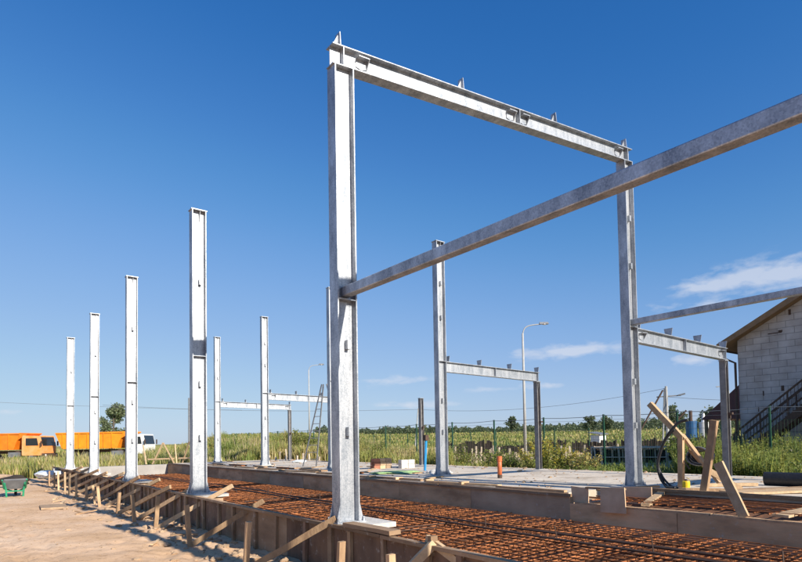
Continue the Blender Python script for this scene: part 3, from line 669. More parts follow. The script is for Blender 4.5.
plank((6.7,-1.9,.06),(8.8,-3.2,.065),.5,.04,'wide tan plank on the slab at the right edge', WOODP, grp='boards around the pit')
plank((7.3,-1.9,.06),(9.2,-2.9,.062),.3,.04,'second wide tan plank on the slab at the right edge', WOOD, grp='boards around the pit')
plank((6.75,-1.0,.06),(7.5,-2.2,.06),.12,.05,'short batten lying between leaning board and tall post', WOOD, grp='boards around the pit')
plank((7.9,-.9,.07),(8.7,-1.6,.07),.12,.06,'batten lying behind the tall post', WOODP, grp='boards around the pit')
# leaning board, posts, diagonal timber
b = MB(); b.beam((4.96,-2.85,-.12),(5.0,-2.50,.66),.135,.055,upv=(1,0,0),jit=.003,segs=3); tag(b.build('leaning_board', WOODP),'thick pale board leaning over the pit edge at the right','board')
b = MB(); b.beam((6.75,-1.46,.03),(6.75,-1.69,1.34),.12,.09,upv=(1,0,0),jit=.004,segs=3); tag(b.build('timber_post', WOOD),'tall light timber post, the taller one, standing left of the short column','timber post')
b = MB(); b.beam((7.4,-.72,.03),(7.4,-.75,1.06),.10,.09,upv=(1,0,0),jit=.004,segs=3); tag(b.build('timber_post', WOOD),'shorter dark timber post holding the long slanting timber','timber post')
b = MB(); b.beam((7.40,-.12,1.75),(7.42,-.80,.98),.11,.10,upv=(1,0,0),jit=.004,segs=3); tag(b.build('slanting_timber', WOODP),'square timber slanting up to the left from the shorter post','timber')
b = MB(); b.beam((7.50,-.72,1.10),(7.52,-1.40,.16),.05,.12,upv=(1,0,0),jit=.004,segs=3); tag(b.build('slanting_timber', WOOD),'thin board slanting down to the right behind the posts','timber')
b = MB(); b.beam((7.62,-.8,.8),(7.7,-1.15,.35),.05,.10,upv=(1,0,0)); tag(b.build('slanting_timber', WOOD),'short board crossing behind the coil of hose','timber')
b = MB(); b.beam((7.0,-1.45,.42),(7.35,-1.85,.07),.06,.10,upv=(0,0,1)); tag(b.build('slanting_timber', WOODP),'short brace slanting down right of the leaning board','timber')
b = MB(); b.tube([(7.3,-.95,.42),(7.42,-.76,.60),(7.45,-.70,.66)],.015,6); tag(b.build('steel_rod', RUSTD),'thin dark rod crossing the shorter timber post','steel rod')
# hose and coil
pts = [(7.3,-.95,1.38),(7.25,-.80,1.34),(7.2,-.66,1.18),(7.2,-.53,1.0),(7.2,-.43,.78),(7.2,-.36,.5),(7.2,-.40,.25),(7.2,-.50,.09),(7.1,-.62,.06),(7.0,-.8,.06)]
def smooth(pts, n=4):
    out = []; V = [Vector(p) for p in pts]
    for i in range(len(V)-1):
        p0 = V[max(i-1,0)]; p1 = V[i]; p2 = V[i+1]; p3 = V[min(i+2,len(V)-1)]
        for k in range(n):
            s_ = k/n; out.append(.5*((2*p1)+(p2-p0)*s_+(2*p0-5*p1+4*p2-p3)*s_**2+(3*p1-p0-3*p2+p3)*s_**3))
    return out+[V[-1]]
t = thing('black_hose', 'black corrugated hose rising in a curve beside the right column', 'hose', (7.2,-.5,.05))
b = MB(); b.tube(smooth(pts), .03, 8); b.build('hose', DARK, t, True)
b = MB(); b.tube(smooth([(p[0]+.02, p[1]+.07*math.sin(i*.7)-.06, p[2]*1.02) for i, p in enumerate(pts[2:])]), .022, 8); b.build('second_strand', DARK, t, True)
t = thing('hose_coil', 'grey coil of hose hanging behind the timber posts', 'hose coil', (7.65,-1.0,.7))
for k in range(6):
    b = MB(); ct = Vector((7.62+.02*k,-.98-.012*k,.66)); rr0 = .24-.02*k
    b.tube([ct+Vector((.04*math.sin(a*2+k), rr0*cos(a)*(1+.1*k), rr0*.75*sin(a))) for a in [2*pi*i/20 for i in range(21)]], .017, 6); b.build('loop', DARK if k % 2 else GREY, t, True)
# yellow canister
t = thing('canister', 'small yellow canister with a dark cap standing on the slab by the timber posts', 'canister', (7.2,-.92,.03))
b = MB(); b.cyl((7.2,-.92,.032),(7.2,-.92,.19),.07,14); o = b.build('body', YEL, t); md = o.modifiers.new('b','BEVEL'); md.width=.012; md.segments=2; md.limit_method='ANGLE'
b = MB(); b.cyl((7.2,-.92,.19),(7.2,-.92,.225),.025,10); b.build('cap', RUSTD, t)
b = MB(); b.tube([(7.2,-.97,.19),(7.2,-.985,.235),(7.2,-.93,.25)],.008,6); b.build('handle', YEL, t)
# black roll
t = thing('membrane_roll', 'black roll of membrane lying on the slab at the right edge', 'roll', (9.0,-2.2,.15))
b = MB(); b.cyl((9.05,-1.62,.17),(9.35,-4.4,.17),.135,20); b.build('roll_body', DARK, t, False)
b = MB(); b.box(9.17,9.6,-4.3,-1.75,.033,.06); b.build('loose_flap', DARK, t)
# orange pipe
t = thing('drain_pipe', 'orange plastic pipe standing upright on the slab before the nursery stakes', 'pipe', (7.3,4.05,.03))
b = MB(); b.cyl((7.3,4.05,.03),(7.3,4.05,.60),.058,16,cap=True); b.build('pipe_body', PIPE, t, True)
b = MB(); b.cyl((7.3,4.05,.48),(7.3,4.05,.61),.07,16); b.build('socket', PIPE, t)
b = MB(); b.cyl((7.3,4.05,.03),(7.3,4.05,.12),.061,16); b.build('lower_band', RUSTD, t)
# blue pole
t = thing('blue_post', 'thin bright blue post with a rusty cap left of the second middle column', 'post', (8.5,8.58,.03))
b = MB(); b.cyl((8.5,8.58,.03),(8.5,8.5,1.05),.045,10); b.build('post', LBLUE, t)
b = MB(); b.box(8.43,8.57,8.43,8.57,1.05,1.24); b.build('cap', RUSTD, t)
# stepladder
t = thing('stepladder', 'tall grey metal stepladder standing open behind the nearest left column', 'stepladder', (7.6,14.6,.03))
top = Vector((7.75,13.95,3.45))
for nm, foot in (('front_rail', (7.45,15.35,.04)), ('front_rail', (7.75,14.75,.04)), ('rear_rail', (8.1,13.1,.04)), ('rear_rail', (8.4,12.6,.04))):
    off = Vector(foot)-Vector((7.92,13.95,0)); tp = top+Vector((off.x*.12, off.y*.12, -top.z+3.42))
    b = MB(); b.beam(foot, tp, .03, .06, upv=(0,1,0)); b.build(nm, GREY, t)
for k in range(1, 11):
    s_ = k/11.5; off1 = Vector((7.45,15.35,.04)).lerp(top+Vector((-.056,.168,0)), s_); off2 = Vector((7.75,14.75,.04)).lerp(top+Vector((-.02,.096,0)), s_)
    b = MB(); b.beam(off1, off2, .05, .025); b.build('rung', GREY, t)
# pallet-like box, bricks, netting, sack
t = thing('brick_stack', 'small stack of tan and red bricks on the slab beyond the trench', 'brick stack', (8.3,11.2,.03))
random.seed(4)
for k in range(18):
    a, bb, cc = k % 3, (k//3) % 2, k//6
    b = MB(); x0 = 8.1+a*.27+random.uniform(-.015,.015); y0 = 11.0+bb*.14; z0 = .031+cc*.128
    b.box(x0, x0+.25, y0, y0+.12, z0, z0+.12+.0); b.build('brick', (BRICK, WOODP, STONE)[k % 3], t)
t = thing('brick_stack', 'low pile of grey blocks right of the brick stack', 'block pile', (8.9,10.6,.03))
for k in range(4):
    b = MB(); b.box(8.9+.32*(k % 2), 9.2+.32*(k % 2), 10.4, 10.6, .031+.16*(k//2), .185+.16*(k//2)); b.build('block', GROUT, t)
heap('white_sack', (7.35,6.5,.08), .28, 1.3, 1.0, .5, 4, SACK, 'crumpled white sack on the slab right of the second middle column', 'sack')
heap('white_sack', (7.5,7.1,.07), .16, 1.3, 1.2, .5, 9, SACK, 'smaller crumpled white sack behind the second middle column', 'sack')
heap('green_net', (6.9,8.2,.05), .5, 1.5, 1.2, .1, 6, NET, 'spread of pale green netting on the slab left of the second middle column', 'netting')
heap('blue_bag', (9.6,19.8,.08), .2, 1.6, 1.0, .5, 2, TARP, 'small blue bag on the slab left of the fourth middle column', 'bag')
# wooden trestle frames far left
t0 = thing('timber_trestle', 'A shaped timber trestle on the far cross wall, the left one', 'trestle', (5.0, 26.9, 0), 'timber trestles')
g0 = [((4.4,27.2,-.02),(4.8,26.6,1.15)), ((5.3,26.2,-.02),(4.82,26.6,1.15)), ((4.1,27.3,-.02),(4.0,27.5,1.05))]
for p, q in g0: b = MB(); b.beam(p, q, .06, .06, jit=.005); b.build('leg', WOODP, t0)
b = MB(); b.beam((4.2,27.3,.25),(5.3,26.25,.28),.05,.08); b.build('rail', WOODP, t0)
t1 = copy_tree(t0, (6.2, 25.8, .03), -.35, 'A shaped timber trestle on the far cross wall, the right one')

# ------------------------------------------------------------------ fence
t = thing('mesh_fence', 'green welded mesh fence with dark green posts behind the slab', 'fence', (17.25, 10, -.35))
py = [-8.1,-5.0,-1.9, 1.2, 4.3, 7.4, 10.5, 13.6, 16.7, 19.8, 22.9, 26.0, 29.1, 32.2, 35.3, 38.4, 41.5, 44.6, 47.7, 50.8, 53.9]
for y in py:
    b = MB(); z = gz(17.25, y); b.box(17.22, 17.28, y-.03, y+.03, z-.1, 2.02); b.build('post', GREENM, t)
for a, c_ in zip(py, py[1:]):
    b = MB(); z0 = gz(17.2, (a+c_)/2)+.05
    k = a+.06
    while k < c_-.05: b.cyl((17.2, k, z0), (17.2, k, 1.55), .0024, 3, cap=False); k += .10
    z = z0
    while z < 1.56: b.cyl((17.197, a, z), (17.197, c_, z), .003, 3, cap=False); z += .2
    b.build('mesh_panel', GREENM, t)
b = MB()
for a, c_ in zip(py, py[1:]):
    b.tube([(17.2, a, 1.97), (17.2, (a*2+c_)/3, 1.93), (17.2, (a+2*c_)/3, 1.93), (17.2, c_, 1.97)], .012, 4)
    b.tube([(17.2, a, 1.8), (17.2, (a+c_)/2, 1.775), (17.2, c_, 1.8)], .005, 4)
b.build('top_wire', WIRE, t)
t = thing('far_fence', 'farther green post and wire fence across the field behind the nursery', 'fence', (33, 20, 0))
for k in range(26):
    y = -6+k*3.2; z = gz(34, y); b = MB(); b.box(33.97, 34.03, y-.03, y+.03, z-.1, z+2.1); b.build('post', GREENM, t)
b = MB()
for z_ in (.6, 1.2, 1.9):
    for k in range(25): y = -6+k*3.2; b.cyl((34, y, gz(34,y)+z_), (34, y+3.2, gz(34,y+3.2)+z_), .007, 3, cap=False)
b.build('wire', WIRE, t)

# ------------------------------------------------------------------ nursery stakes, peat stacks, racks
def polar(azd, d): a = R(azd); return CAM.x+d*sin(a), CAM.y+d*cos(a)
random.seed(31); proto = None
b = MB(); b.beam((0,0,-.1),(0,0,.95),.08,.08,upv=(0,1,0)); proto = b.build('nursery_stake', WHITE)
tag(proto, 'thin pale stake standing in the nursery rows behind the green fence', 'stake', 'nursery stakes')
PALE = mat('pale_greywood', (.58,.49,.38), (.42,.34,.25), 9, .85, rand=.2); proto.data.materials[0] = PALE
first = True
for row, (d, a0, a1, st) in enumerate(((30, 41, 57, 1.35), (33, 41, 60, 1.5), (37, 40, 63, 1.25), (33, 24, 33, 1.0), (38, 25, 34, 1.1))):
    a = a0
    while a < a1:
        x, y = polar(a, d+random.uniform(-.6,.6))
        o = proto if first else proto.copy()
        if not first: COL.objects.link(o)
        first = False
        o.location = (x, y, gz(x, y)); o.rotation_euler = (random.uniform(-.09,.09), random.uniform(-.09,.09), random.random()); o.scale = (1,1,random.uniform(.6,1.1))
        a += st*random.uniform(.45, 1.5)
k = 0
for d, a0, a1, h in ((54, 41.5, 46.5, 1.15), (54, 46.9, 49.5, .75), (54, 49.8, 53.5, 1.1), (53, 54, 58, 1.0), (54, 58.4, 62, 1.15), (52, 62.5, 68, 1.3), (45, 55.5, 61, .7), (42, 62, 68, .6)):
    b = MB(); n = 26; k += 1
    for i in range(n):
        a = a0+(a1-a0)*i/n; a2 = a0+(a1-a0)*(i+.93)/n; hh = h*random.uniform(.82, 1.1); x, y = polar(a, d); x2, y2 = polar(a2, d); z = gz(x, y)
        b.beam((x, y, z+hh/2-.1), (x2, y2, z+hh/2-.1), .9, hh+.2, jit=.05, segs=2)
    tag(b.build('tray_stack', PEAT), 'row of stacked black nursery trays beyond the stakes, %s row in the group' % ow[k-1], 'tray stack', 'rows of black trays')
# racks to the right
for q, (d, a0, a1) in enumerate(((33, 55.8, 62.2), (36, 56, 66), (32, 64, 70))):
    t = thing('plant_rack', ['two rail timber plant rack behind the fence, the left one', 'longer timber plant rack farther behind the fence', 'timber plant rack behind the fence near the timber posts'][q], 'rack', (*polar((a0+a1)/2, d), -.4))
    n = int((a1-a0)/.9)
    P_ = [polar(a0+(a1-a0)*i/n, d) for i in range(n+1)]
    for x, y in P_: b = MB(); b.beam((x, y, gz(x,y)-.1), (x, y, gz(x,y)+.85), .08, .08, upv=(0,1,0)); b.build('post', PALE, t)
    for zz in (.3, .8):
        b = MB()
        for (x, y), (x2, y2) in zip(P_, P_[1:]): b.beam((x, y, gz(x,y)+zz), (x2, y2, gz(x2,y2)+zz), .5, .05)
        b.build('shelf', PALE, t)
    b = MB()
    for i in range(n*5):
        a = a0+(a1-a0)*i/(n*5); x, y = polar(a, d+.1)
        for zz in (.0, .33): b.beam((x, y, gz(x,y)+zz), (x, y, gz(x,y)+zz+random.uniform(.2,.34)), .22, .22, upv=(0,1,0), jit=.03)
    o = b.build('dark_pots', PEAT, t); o['kind'] = 'stuff'
# white shed
x, y = polar(56.4, 60); z = gz(x, y)
t = thing('white_hut', 'small white hut on legs standing in the field behind the nursery', 'hut', (x, y, z))
b = MB(); b.box(x-.55, x+.55, y-.5, y+.5, z+.85, z+1.55); b.build('body', WHITE, t)
b = MB(); b.prism([(x-.75,y-.7,z+1.56),(x+.75,y-.7,z+1.62),(x+.75,y+.7,z+1.86),(x-.75,y+.7,z+1.80)], (0,0,.06)); b.build('roof', GREY, t)
for s in (-1, 1):
    for q in (-1, 1): b = MB(); b.box(x+s*.5-.05, x+s*.5+.05, y+q*.45-.05, y+q*.45+.05, z-.1, z+.85); b.build('leg', WHITE, t)

# ------------------------------------------------------------------ poles
def lamp(azd, d, h, arm_dir, lab, r=.08, dz=0):
    x, y = polar(azd, d); z = gz(x, y); t = thing('street_lamp', lab, 'street lamp', (x, y, z), 'street lamps')
    b = MB(); b.cyl((x,y,z-.1),(x,y,h-.5),r*1.25,12,r*.75); b.build('pole', POLEM, t, True)
    ax, ay = arm_dir
    b = MB(); b.tube(smooth([(x,y,h-.55),(x+ax*.12,y+ay*.12,h-.2),(x+ax*.45,y+ay*.45,h-.02),(x+ax*1.1,y+ay*1.1,h+.05)]), r*.45, 8); b.build('arm', POLEM, t, True)
    b = MB(); e = Vector((x+ax*1.05,y+ay*1.05,h+.05)); dv = Vector((ax,ay,0)).normalized(); sd = Vector((-dv.y,dv.x,0))
    b.add([e-sd*.09, e+sd*.09, e+dv*.55+sd*.13, e+dv*.55-sd*.13, e-sd*.06+Vector((0,0,.12)), e+sd*.06+Vector((0,0,.12)), e+dv*.5+sd*.07+Vector((0,0,.12)), e+dv*.5-sd*.07+Vector((0,0,.12))],
          [(0,3,2,1),(4,5,6,7),(0,1,5,4),(1,2,6,5),(2,3,7,6),(3,0,4,7)]); b.build('lamp_head', GREY, t)
    b = MB(); b.box(e.x+dv.x*.3-.12, e.x+dv.x*.3+.12, e.y+dv.y*.3-.1, e.y+dv.y*.3+.1, e.z-.03, e.z-.003); b.build('diffuser', WHITE, t)
lamp(49.65, 35.9, 8.02, (.78,-.62), 'tall curved street lamp behind the low beam in the middle of the picture')
lamp(28.4, 60, 9.0, (.85,-.5), 'distant thin street lamp behind the stepladder', .07)
lamp(67.3, 90, 7.6, (-.6,.8), 'far small street lamp between utility pole and short column', .08)
for azd, d, h, lab in ((17.2, 55, 5.2, 'thin dark pole standing in the field between the two farthest middle columns'), (38.8, 75, 5.2, 'pale pole leaning slightly behind the second middle column')):
    x, y = polar(azd, d); b = MB(); b.cyl((x,y,gz(x,y)-.1),(x+(.0 if d < 60 else .7),y,h),.09,8,.07); tag(b.build('pole', GREY if d < 60 else POLEM), lab, 'pole')
# utility pole
x, y = polar(62.35, 66.5); z = gz(x, y)
t = thing('utility_pole', 'concrete utility pole with crossarm, lamp and leaning strut left of the house', 'utility pole', (x, y, z))
b = MB(); b.cyl((x,y,z-.1),(x,y,6.3),.20,8,.13); b.build('pole', POLEM, t)
b = MB(); b.cyl((x-.25,y+.45,z-.1),(x-.05,y+.12,6.1),.1,8); b.build('side_post', POLEM, t)
b = MB(); b.beam((x-.5,y+.8,5.2),(x+.9,y-1.1,5.3),.12,.12); b.build('crossarm', GREY, t)
b = MB(); b.beam((x+.7,y-.9,5.3),(x+1.0,y-1.5,5.45),.25,.15); b.build('lamp_head', GREY, t)
b = MB(); b.cyl((x-.2,y+.25,5.9),(x-2.1,y+2.3,.9),.09,8); b.build('strut', RUSTD, t)
b = MB(); b.cyl((x+.1,y-.1,1.8),(x+1.1,y-1.5,3.7),.09,8); b.build('short_strut', RUSTD, t)
px_, py_ = x, y
def wire(p, q, sag, lab):
    p = Vector(p); q = Vector(q); pts = [p.lerp(q, k/24)-Vector((0,0,sag*4*(k/24)*(1-k/24))) for k in range(25)]
    b = MB(); b.tube(pts, .018, 4); tag(b.build('power_line', WIRE), lab, 'power line', 'power lines')
xa, ya = polar(38.8, 75); xb, yb = polar(-6, 150)
wire((px_,py_,6.1),(xa+.7,ya,5.1),1.0,'thin power line from the utility pole leftwards to the pale leaning pole')
wire((xa+.7,ya,5.1),(*polar(10,95),7.0),.5,'thin power line running left from the pale leaning pole')
wire((px_,py_,5.2),(*polar(80,60),4.0),.5,'thin power line from the utility pole down towards the house')
wire((*polar(-14,95),8.2),(*polar(22,95),6.3),.5,'faint power line low in the sky above the orange trucks')
# blue tank
x, y = polar(64.3, 60); z = gz(x, y)
t = thing('water_tank', 'blue and white upright tank with a short pipe left of the house', 'tank', (x, y, z))
b = MB(); b.cyl((x,y,z),(x,y,2.4),.5,18); b.build('blue_drum', BLUE, t, False)
b = MB(); b.cyl((x+.45,y-.9,z),(x+.45,y-.9,2.3),.42,18); b.build('white_drum', WHITE, t)
b = MB(); b.cyl((x-.1,y,2.4),(x-.1,y,3.4),.15,10); b.build('pipe', RUSTD, t)
b = MB(); b.cyl((x+.45,y-.9,2.3),(x+.45,y-.9,3.1),.22,12,.1); b.build('white_hood', WHITE, t)

# ------------------------------------------------------------------ house
HX, Y1, Y0, EZ = 22.0, 4.02, -6.2, 5.05
RY = (Y1+Y0)/2; SL = .53; RZ = EZ + SL*(Y1-RY)
t = thing('block_house', 'pale grey unplastered block house with a maroon gable roof at the right edge', 'house', (HX, RY, -.4))
b = MB(); b.prism([(HX,Y1,-.6),(HX,Y0,-.6),(HX,Y0,EZ),(HX,RY,RZ),(HX,Y1,EZ)], (9,0,0)); b.build('wall', BLOCK, t)
def roofside(s):
    ye = Y1+.62 if s > 0 else Y0-.62; ze = EZ - SL*.62
    b = MB(); b.prism([(HX-.5, RY, RZ+.10), (HX-.5, ye, ze+.10), (HX-.5, ye, ze+.20), (HX-.5, RY, RZ+.20)], (10,0,0)); r_ = b.build('roof', ROOF, t)
    b = MB(); b.prism([(HX-.47, RY, RZ+.012), (HX-.47, ye-.03*s, ze+.012), (HX-.47, ye-.03*s, ze+.095), (HX-.47, RY, RZ+.095)], (9.94,0,0)); b.build('soffit', SOFF, t)
    b = MB(); b.prism([(HX-.53, RY, RZ-.03), (HX-.53, ye, ze-.03), (HX-.53, ye, ze+.21), (HX-.53, RY, RZ+.21)], (.025,0,0)); b.build('barge_board', SOFF, t)
    b = MB(); b.tube([(HX-.5, ye+.07*s, ze+.03), (HX+9.5, ye+.07*s, ze+.03)], .065, 8); g = b.build('gutter', RUSTD, t)
    if s > 0:
        b = MB(); b.tube([(HX-.15, ye+.05, ze), (HX-.15, ye+.04, ze-.28), (HX-.12, Y1+.06, ze-.62), (HX-.12, Y1+.06, 2.0), (HX-.12, Y1+.06, -.2)], .05, 8); b.build('downpipe', RUSTD, t)
roofside(1); roofside(-1)
# recesses/holes in the blockwork
random.seed(9)
for (yy, zz, w, h) in ((2.05,5.9,.09,.22),(2.6,5.15,.5,.04),(2.4,5.2,.15,.08),(3.1,2.75,.05,.2),(2.4,2.9,.11,.22),(3.3,2.1,.04,.2)):
    b = MB(); b.box(HX-.004, HX+.02, yy-w/2, yy+w/2, zz-h/2, zz+h/2); b.build('wall_hole', RUSTD, t)
# external stair
t2 = thing('outside_stair', 'dark steel outside stair with railings climbing right along the block house wall', 'stair', (21.2, 3, -.3))
def zs(y): return .62 + (3.45-y)*.80
for xx in (20.75, 21.65):
    b = MB(); b.beam((xx, 4.1, zs(4.1)-.32), (xx, -2.4, zs(-2.4)-.32), .06, .28); b.build('stringer', RUSTD, t2)
    b = MB(); b.beam((xx, 3.75, zs(3.75)+.75), (xx, -2.4, zs(-2.4)+.75), .06, .06); 
    b.beam((xx, 3.75, zs(3.75)+.4), (xx, -2.4, zs(-2.4)+.4), .03, .03)
    b.beam((xx, 3.75, zs(3.75)+.08), (xx, -2.4, zs(-2.4)+.08), .03, .03); b.build('handrail', RUSTD, t2)
    y = 3.75
    while y > -2.4:
        b = MB(); b.beam((xx, y, zs(y)-.3), (xx, y, zs(y)+.75), .05, .05, upv=(0,1,0))
        for q in range(1, 8): b.beam((xx, y-q*.12, zs(y-q*.12)+.08), (xx, y-q*.12, zs(y-q*.12)+.74), .014, .014, upv=(0,1,0))
        b.build('baluster_bay', RUSTD, t2); y -= .96
for k in range(24):
    y = 4.0-k*.27; b = MB(); b.box(20.79, 21.61, y-.15, y+.12, zs(y)-.2, zs(y)-.16); b.build('tread', RUSTD, t2)
# lean-to with maroon roof behind the house corner
x, y = 29.0, 7.2
t = thing('garden_shelter', 'small shelter with steep maroon roof just left of the block house', 'shelter', (x, y, -.4))
b = MB(); b.prism([(x-1.5,y+1.0,1.9),(x-1.5,y-2.0,1.9),(x-1.5,y-2.0,4.0),(x-1.5,y-1.4,4.0)], (4,0,0)); b.build('roof', ROOF, t)
for xx in (x-1.4, x+2.3): b = MB(); b.box(xx-.07, xx+.07, y+.7, y+.84, -.5, 1.9); b.build('post', SOFF, t)
b = MB(); b.box(x-1.3, x+2.2, y-.9, y+.4, -.5, 1.0); b.build('counter', GREENM, t)
# concrete ring / boulder before the house
x, y = 19.6, 1.2
b = MB(); b.cyl((x-.2,y+.9,.1),(x+.2,y-.9,.1),.42,18); o = b.build('concrete_pipe', mat('sandy_concrete', (.50,.43,.34),(.36,.30,.24),4,.9,bump=.4), None); tag(o, 'tan concrete pipe lying in the weeds before the stair', 'concrete pipe')

# ------------------------------------------------------------------ trucks
def truck(cx, cy, ang, lab, bodym, cabm, detail):
    t = thing('dump_truck', lab, 'truck', (cx, cy, -.6), 'parked dump trucks')
    u = Vector((cos(ang), sin(ang), 0)); w = Vector((-sin(ang), cos(ang), 0)); o = Vector((cx, cy, -.6))
    def Q(a, b_, z): return o+u*a+w*b_+Vector((0,0,z))
    def pr(poly, b0, b1): # poly of (a,z)
        m_ = MB(); m_.prism([Q(a, b0, z) for a, z in poly], w*(b1-b0)); return m_
    pr([(-4.2,1.35),(1.5,1.35),(2.1,3.0),(-4.9,2.95)], -1.2, 1.2).build('dump_body', bodym, t)
    m_ = MB()
    for k in range(7):
        a = -4.1+k*.85
        for s in (-1, 1): m_.beam(Q(a, s*1.22, 1.4), Q(a-.02, s*1.22, 2.9), .10, .08, upv=u)
    for s in (-1, 1): m_.beam(Q(-4.85, s*1.22, 2.95), Q(2.1, s*1.22, 2.98), .12, .14)
    m_.build('body_ribs', bodym, t)
    pr([(1.45,2.2),(1.62,2.2),(2.9,2.95),(2.9,3.05),(2.05,3.08)], -1.15, 1.15).build('cab_guard', bodym, t)
    m_ = MB(); 
    for s in (-1, 1): m_.beam(Q(-4.0, s*.45, 1.1), Q(4.2, s*.45, 1.1), .15, .3)
    m_.build('chassis', RUSTD, t)
    cb = pr([(2.35,.75),(4.35,.75),(4.4,1.7),(4.15,2.75),(2.45,2.8),(2.35,2.6)], -1.2, 1.2).build('cab', cabm, t)
    for s in (-1, 1):
        m_ = MB(); m_.prism([Q(a, s*1.205, z) for a, z in ((2.75,1.75),(4.05,1.75),(3.9,2.5),(2.75,2.5))], w*s*.012); m_.build('side_window', GLASS, cb)
    m_ = MB(); m_.prism([Q(4.405,-1.05,1.72),Q(4.405,1.05,1.72),Q(4.20,1.05,2.62),Q(4.20,-1.05,2.62)], u*.02); m_.build('windscreen', GLASS, cb)
    pr([(4.36,.5),(4.6,.5),(4.6,.95),(4.36,.95)], -1.15, 1.15).build('bumper', WHITE if detail else RUSTD, t)
    for s in (-1, 1):
        m_ = MB(); m_.cyl(Q(4.61, s*.9, .75), Q(4.64, s*.9, .75), .12, 10); m_.build('headlight', WHITE, t)
    for a in (-3.2, -1.9, 3.3):
        for s in (-1, 1):
            m_ = MB(); m_.cyl(Q(a, s*.85, .52), Q(a, s*1.16, .52), .52, 20); wh = m_.build('wheel', RUBBER, t)
            m_ = MB(); m_.cyl(Q(a, s*1.161, .52), Q(a, s*1.19, .52), .27, 14); m_.build('rim', GREY, wh)
    pr([(.9,.6),(2.0,.6),(2.0,1.1),(.9,1.1)], -1.15, -.6).build('fuel_tank', GREY, t)
    for s in (-1, 1):
        m_ = MB(); m_.box(0,0,0,0,0,0); m_ = MB(); m_.beam(Q(4.45, s*1.38, 1.7), Q(4.45, s*1.38, 2.2), .2, .06, upv=u); m_.build('mirror', RUSTD, t)
ang = math.atan2(58.7-64.9, 9.6-1.7)
truck(8.27, 60.0, ang, 'amber dump truck with a white cab, the one beside the left columns', ORNG2, WHITE, 1)
truck(-.2, 65.9, ang, 'orange dump truck with an orange cab cut by the left edge of the picture', ORNG, mat('faded_orange_cab', (.86,.27,.03),(.82,.42,.20),1.3,.45), 0)

# ------------------------------------------------------------------ vegetation
class LeafMesh:
    def __init__(s): s.v = []; s.f = []; s.c = []
    def tri(s, a, b, c, col): 
        o = len(s.v); s.v += [tuple(a), tuple(b), tuple(c)]; s.f.append((o, o+1, o+2)); s.c += [col]*3
    def quad(s, a, b, c, d, col):
        o = len(s.v); s.v += [tuple(a), tuple(b), tuple(c), tuple(d)]; s.f.append((o, o+1, o+2, o+3)); s.c += [col]*4
    def build(s, name, parent=None):
        me = bpy.data.meshes.new(name); o0 = ORG.get(parent.name, Vector()) if parent else Vector()
        me.from_pydata([(x-o0.x, y-o0.y, z-o0.z) for x, y, z in s.v], [], s.f); me.materials.append(LEAF)
        a = me.color_attributes.new('tint', 'FLOAT_COLOR', 'POINT')
        fl = []
        for c in s.c: fl += [c[0], c[1], c[2], 1]
        a.data.foreach_set('color', fl)
        o = bpy.data.objects.new(name, me); COL.objects.link(o)
        if parent: o.parent = parent
        return o
rnd = random.Random(77)
GRN = [(.14,.19,.04), (.20,.25,.055), (.29,.31,.075), (.10,.14,.035)]
YLW = [(.36,.33,.10), (.46,.38,.17), (.31,.30,.085), (.50,.42,.23)]
def vary(c, a=.22):
    k = 1+rnd.uniform(-a, a); return (c[0]*k*rnd.uniform(.9,1.1), c[1]*k, c[2]*k*rnd.uniform(.8,1.2))
def blade(lm, x, y, z, h, w, col, lean=.35):
    a = rnd.uniform(0, 2*pi); dx, dy = cos(a), sin(a); l = rnd.uniform(0, lean)*h; b_ = rnd.uniform(0, 2*pi)
    lx, ly = l*cos(b_), l*sin(b_)
    lm.quad((x-dx*w, y-dy*w, z), (x+dx*w, y+dy*w, z), (x+dx*w*.8+lx*.35, y+dy*w*.8+ly*.35, z+h*.6), (x-dx*w*.8+lx*.35, y-dy*w*.8+ly*.35, z+h*.6), col)
    lm.tri((x-dx*w*.8+lx*.35, y-dy*w*.8+ly*.35, z+h*.6), (x+dx*w*.8+lx*.35, y+dy*w*.8+ly*.35, z+h*.6), (x+lx, y+ly, z+h), col)
def weed(lm, x, y, z, h, leaf, cols, n=12, head=None):
    col = vary(rnd.choice(cols), .15); lx, ly = rnd.uniform(-.15,.15)*h, rnd.uniform(-.15,.15)*h
    w = .006+leaf*.04
    lm.quad((x-w,y,z),(x+w,y,z),(x+lx+w*.4,y+ly,z+h),(x+lx-w*.4,y+ly,z+h), col)
    for i in range(n):
        s_ = rnd.uniform(.12, 1); a = rnd.uniform(0, 2*pi); L = leaf*rnd.uniform(.6,1.3)*(1.15-.5*s_); e = rnd.uniform(-.2,.8)
        p = Vector((x+lx*s_, y+ly*s_, z+h*s_)); d = Vector((cos(a)*cos(e), sin(a)*cos(e), sin(e)))*L; sd = Vector((-sin(a), cos(a), rnd.uniform(-.3,.3)))*L*.22
        c = head if (head and s_ > .8) else vary(col, .2)
        lm.quad(p, p+d*.5+sd, p+d, p+d*.5-sd, c)
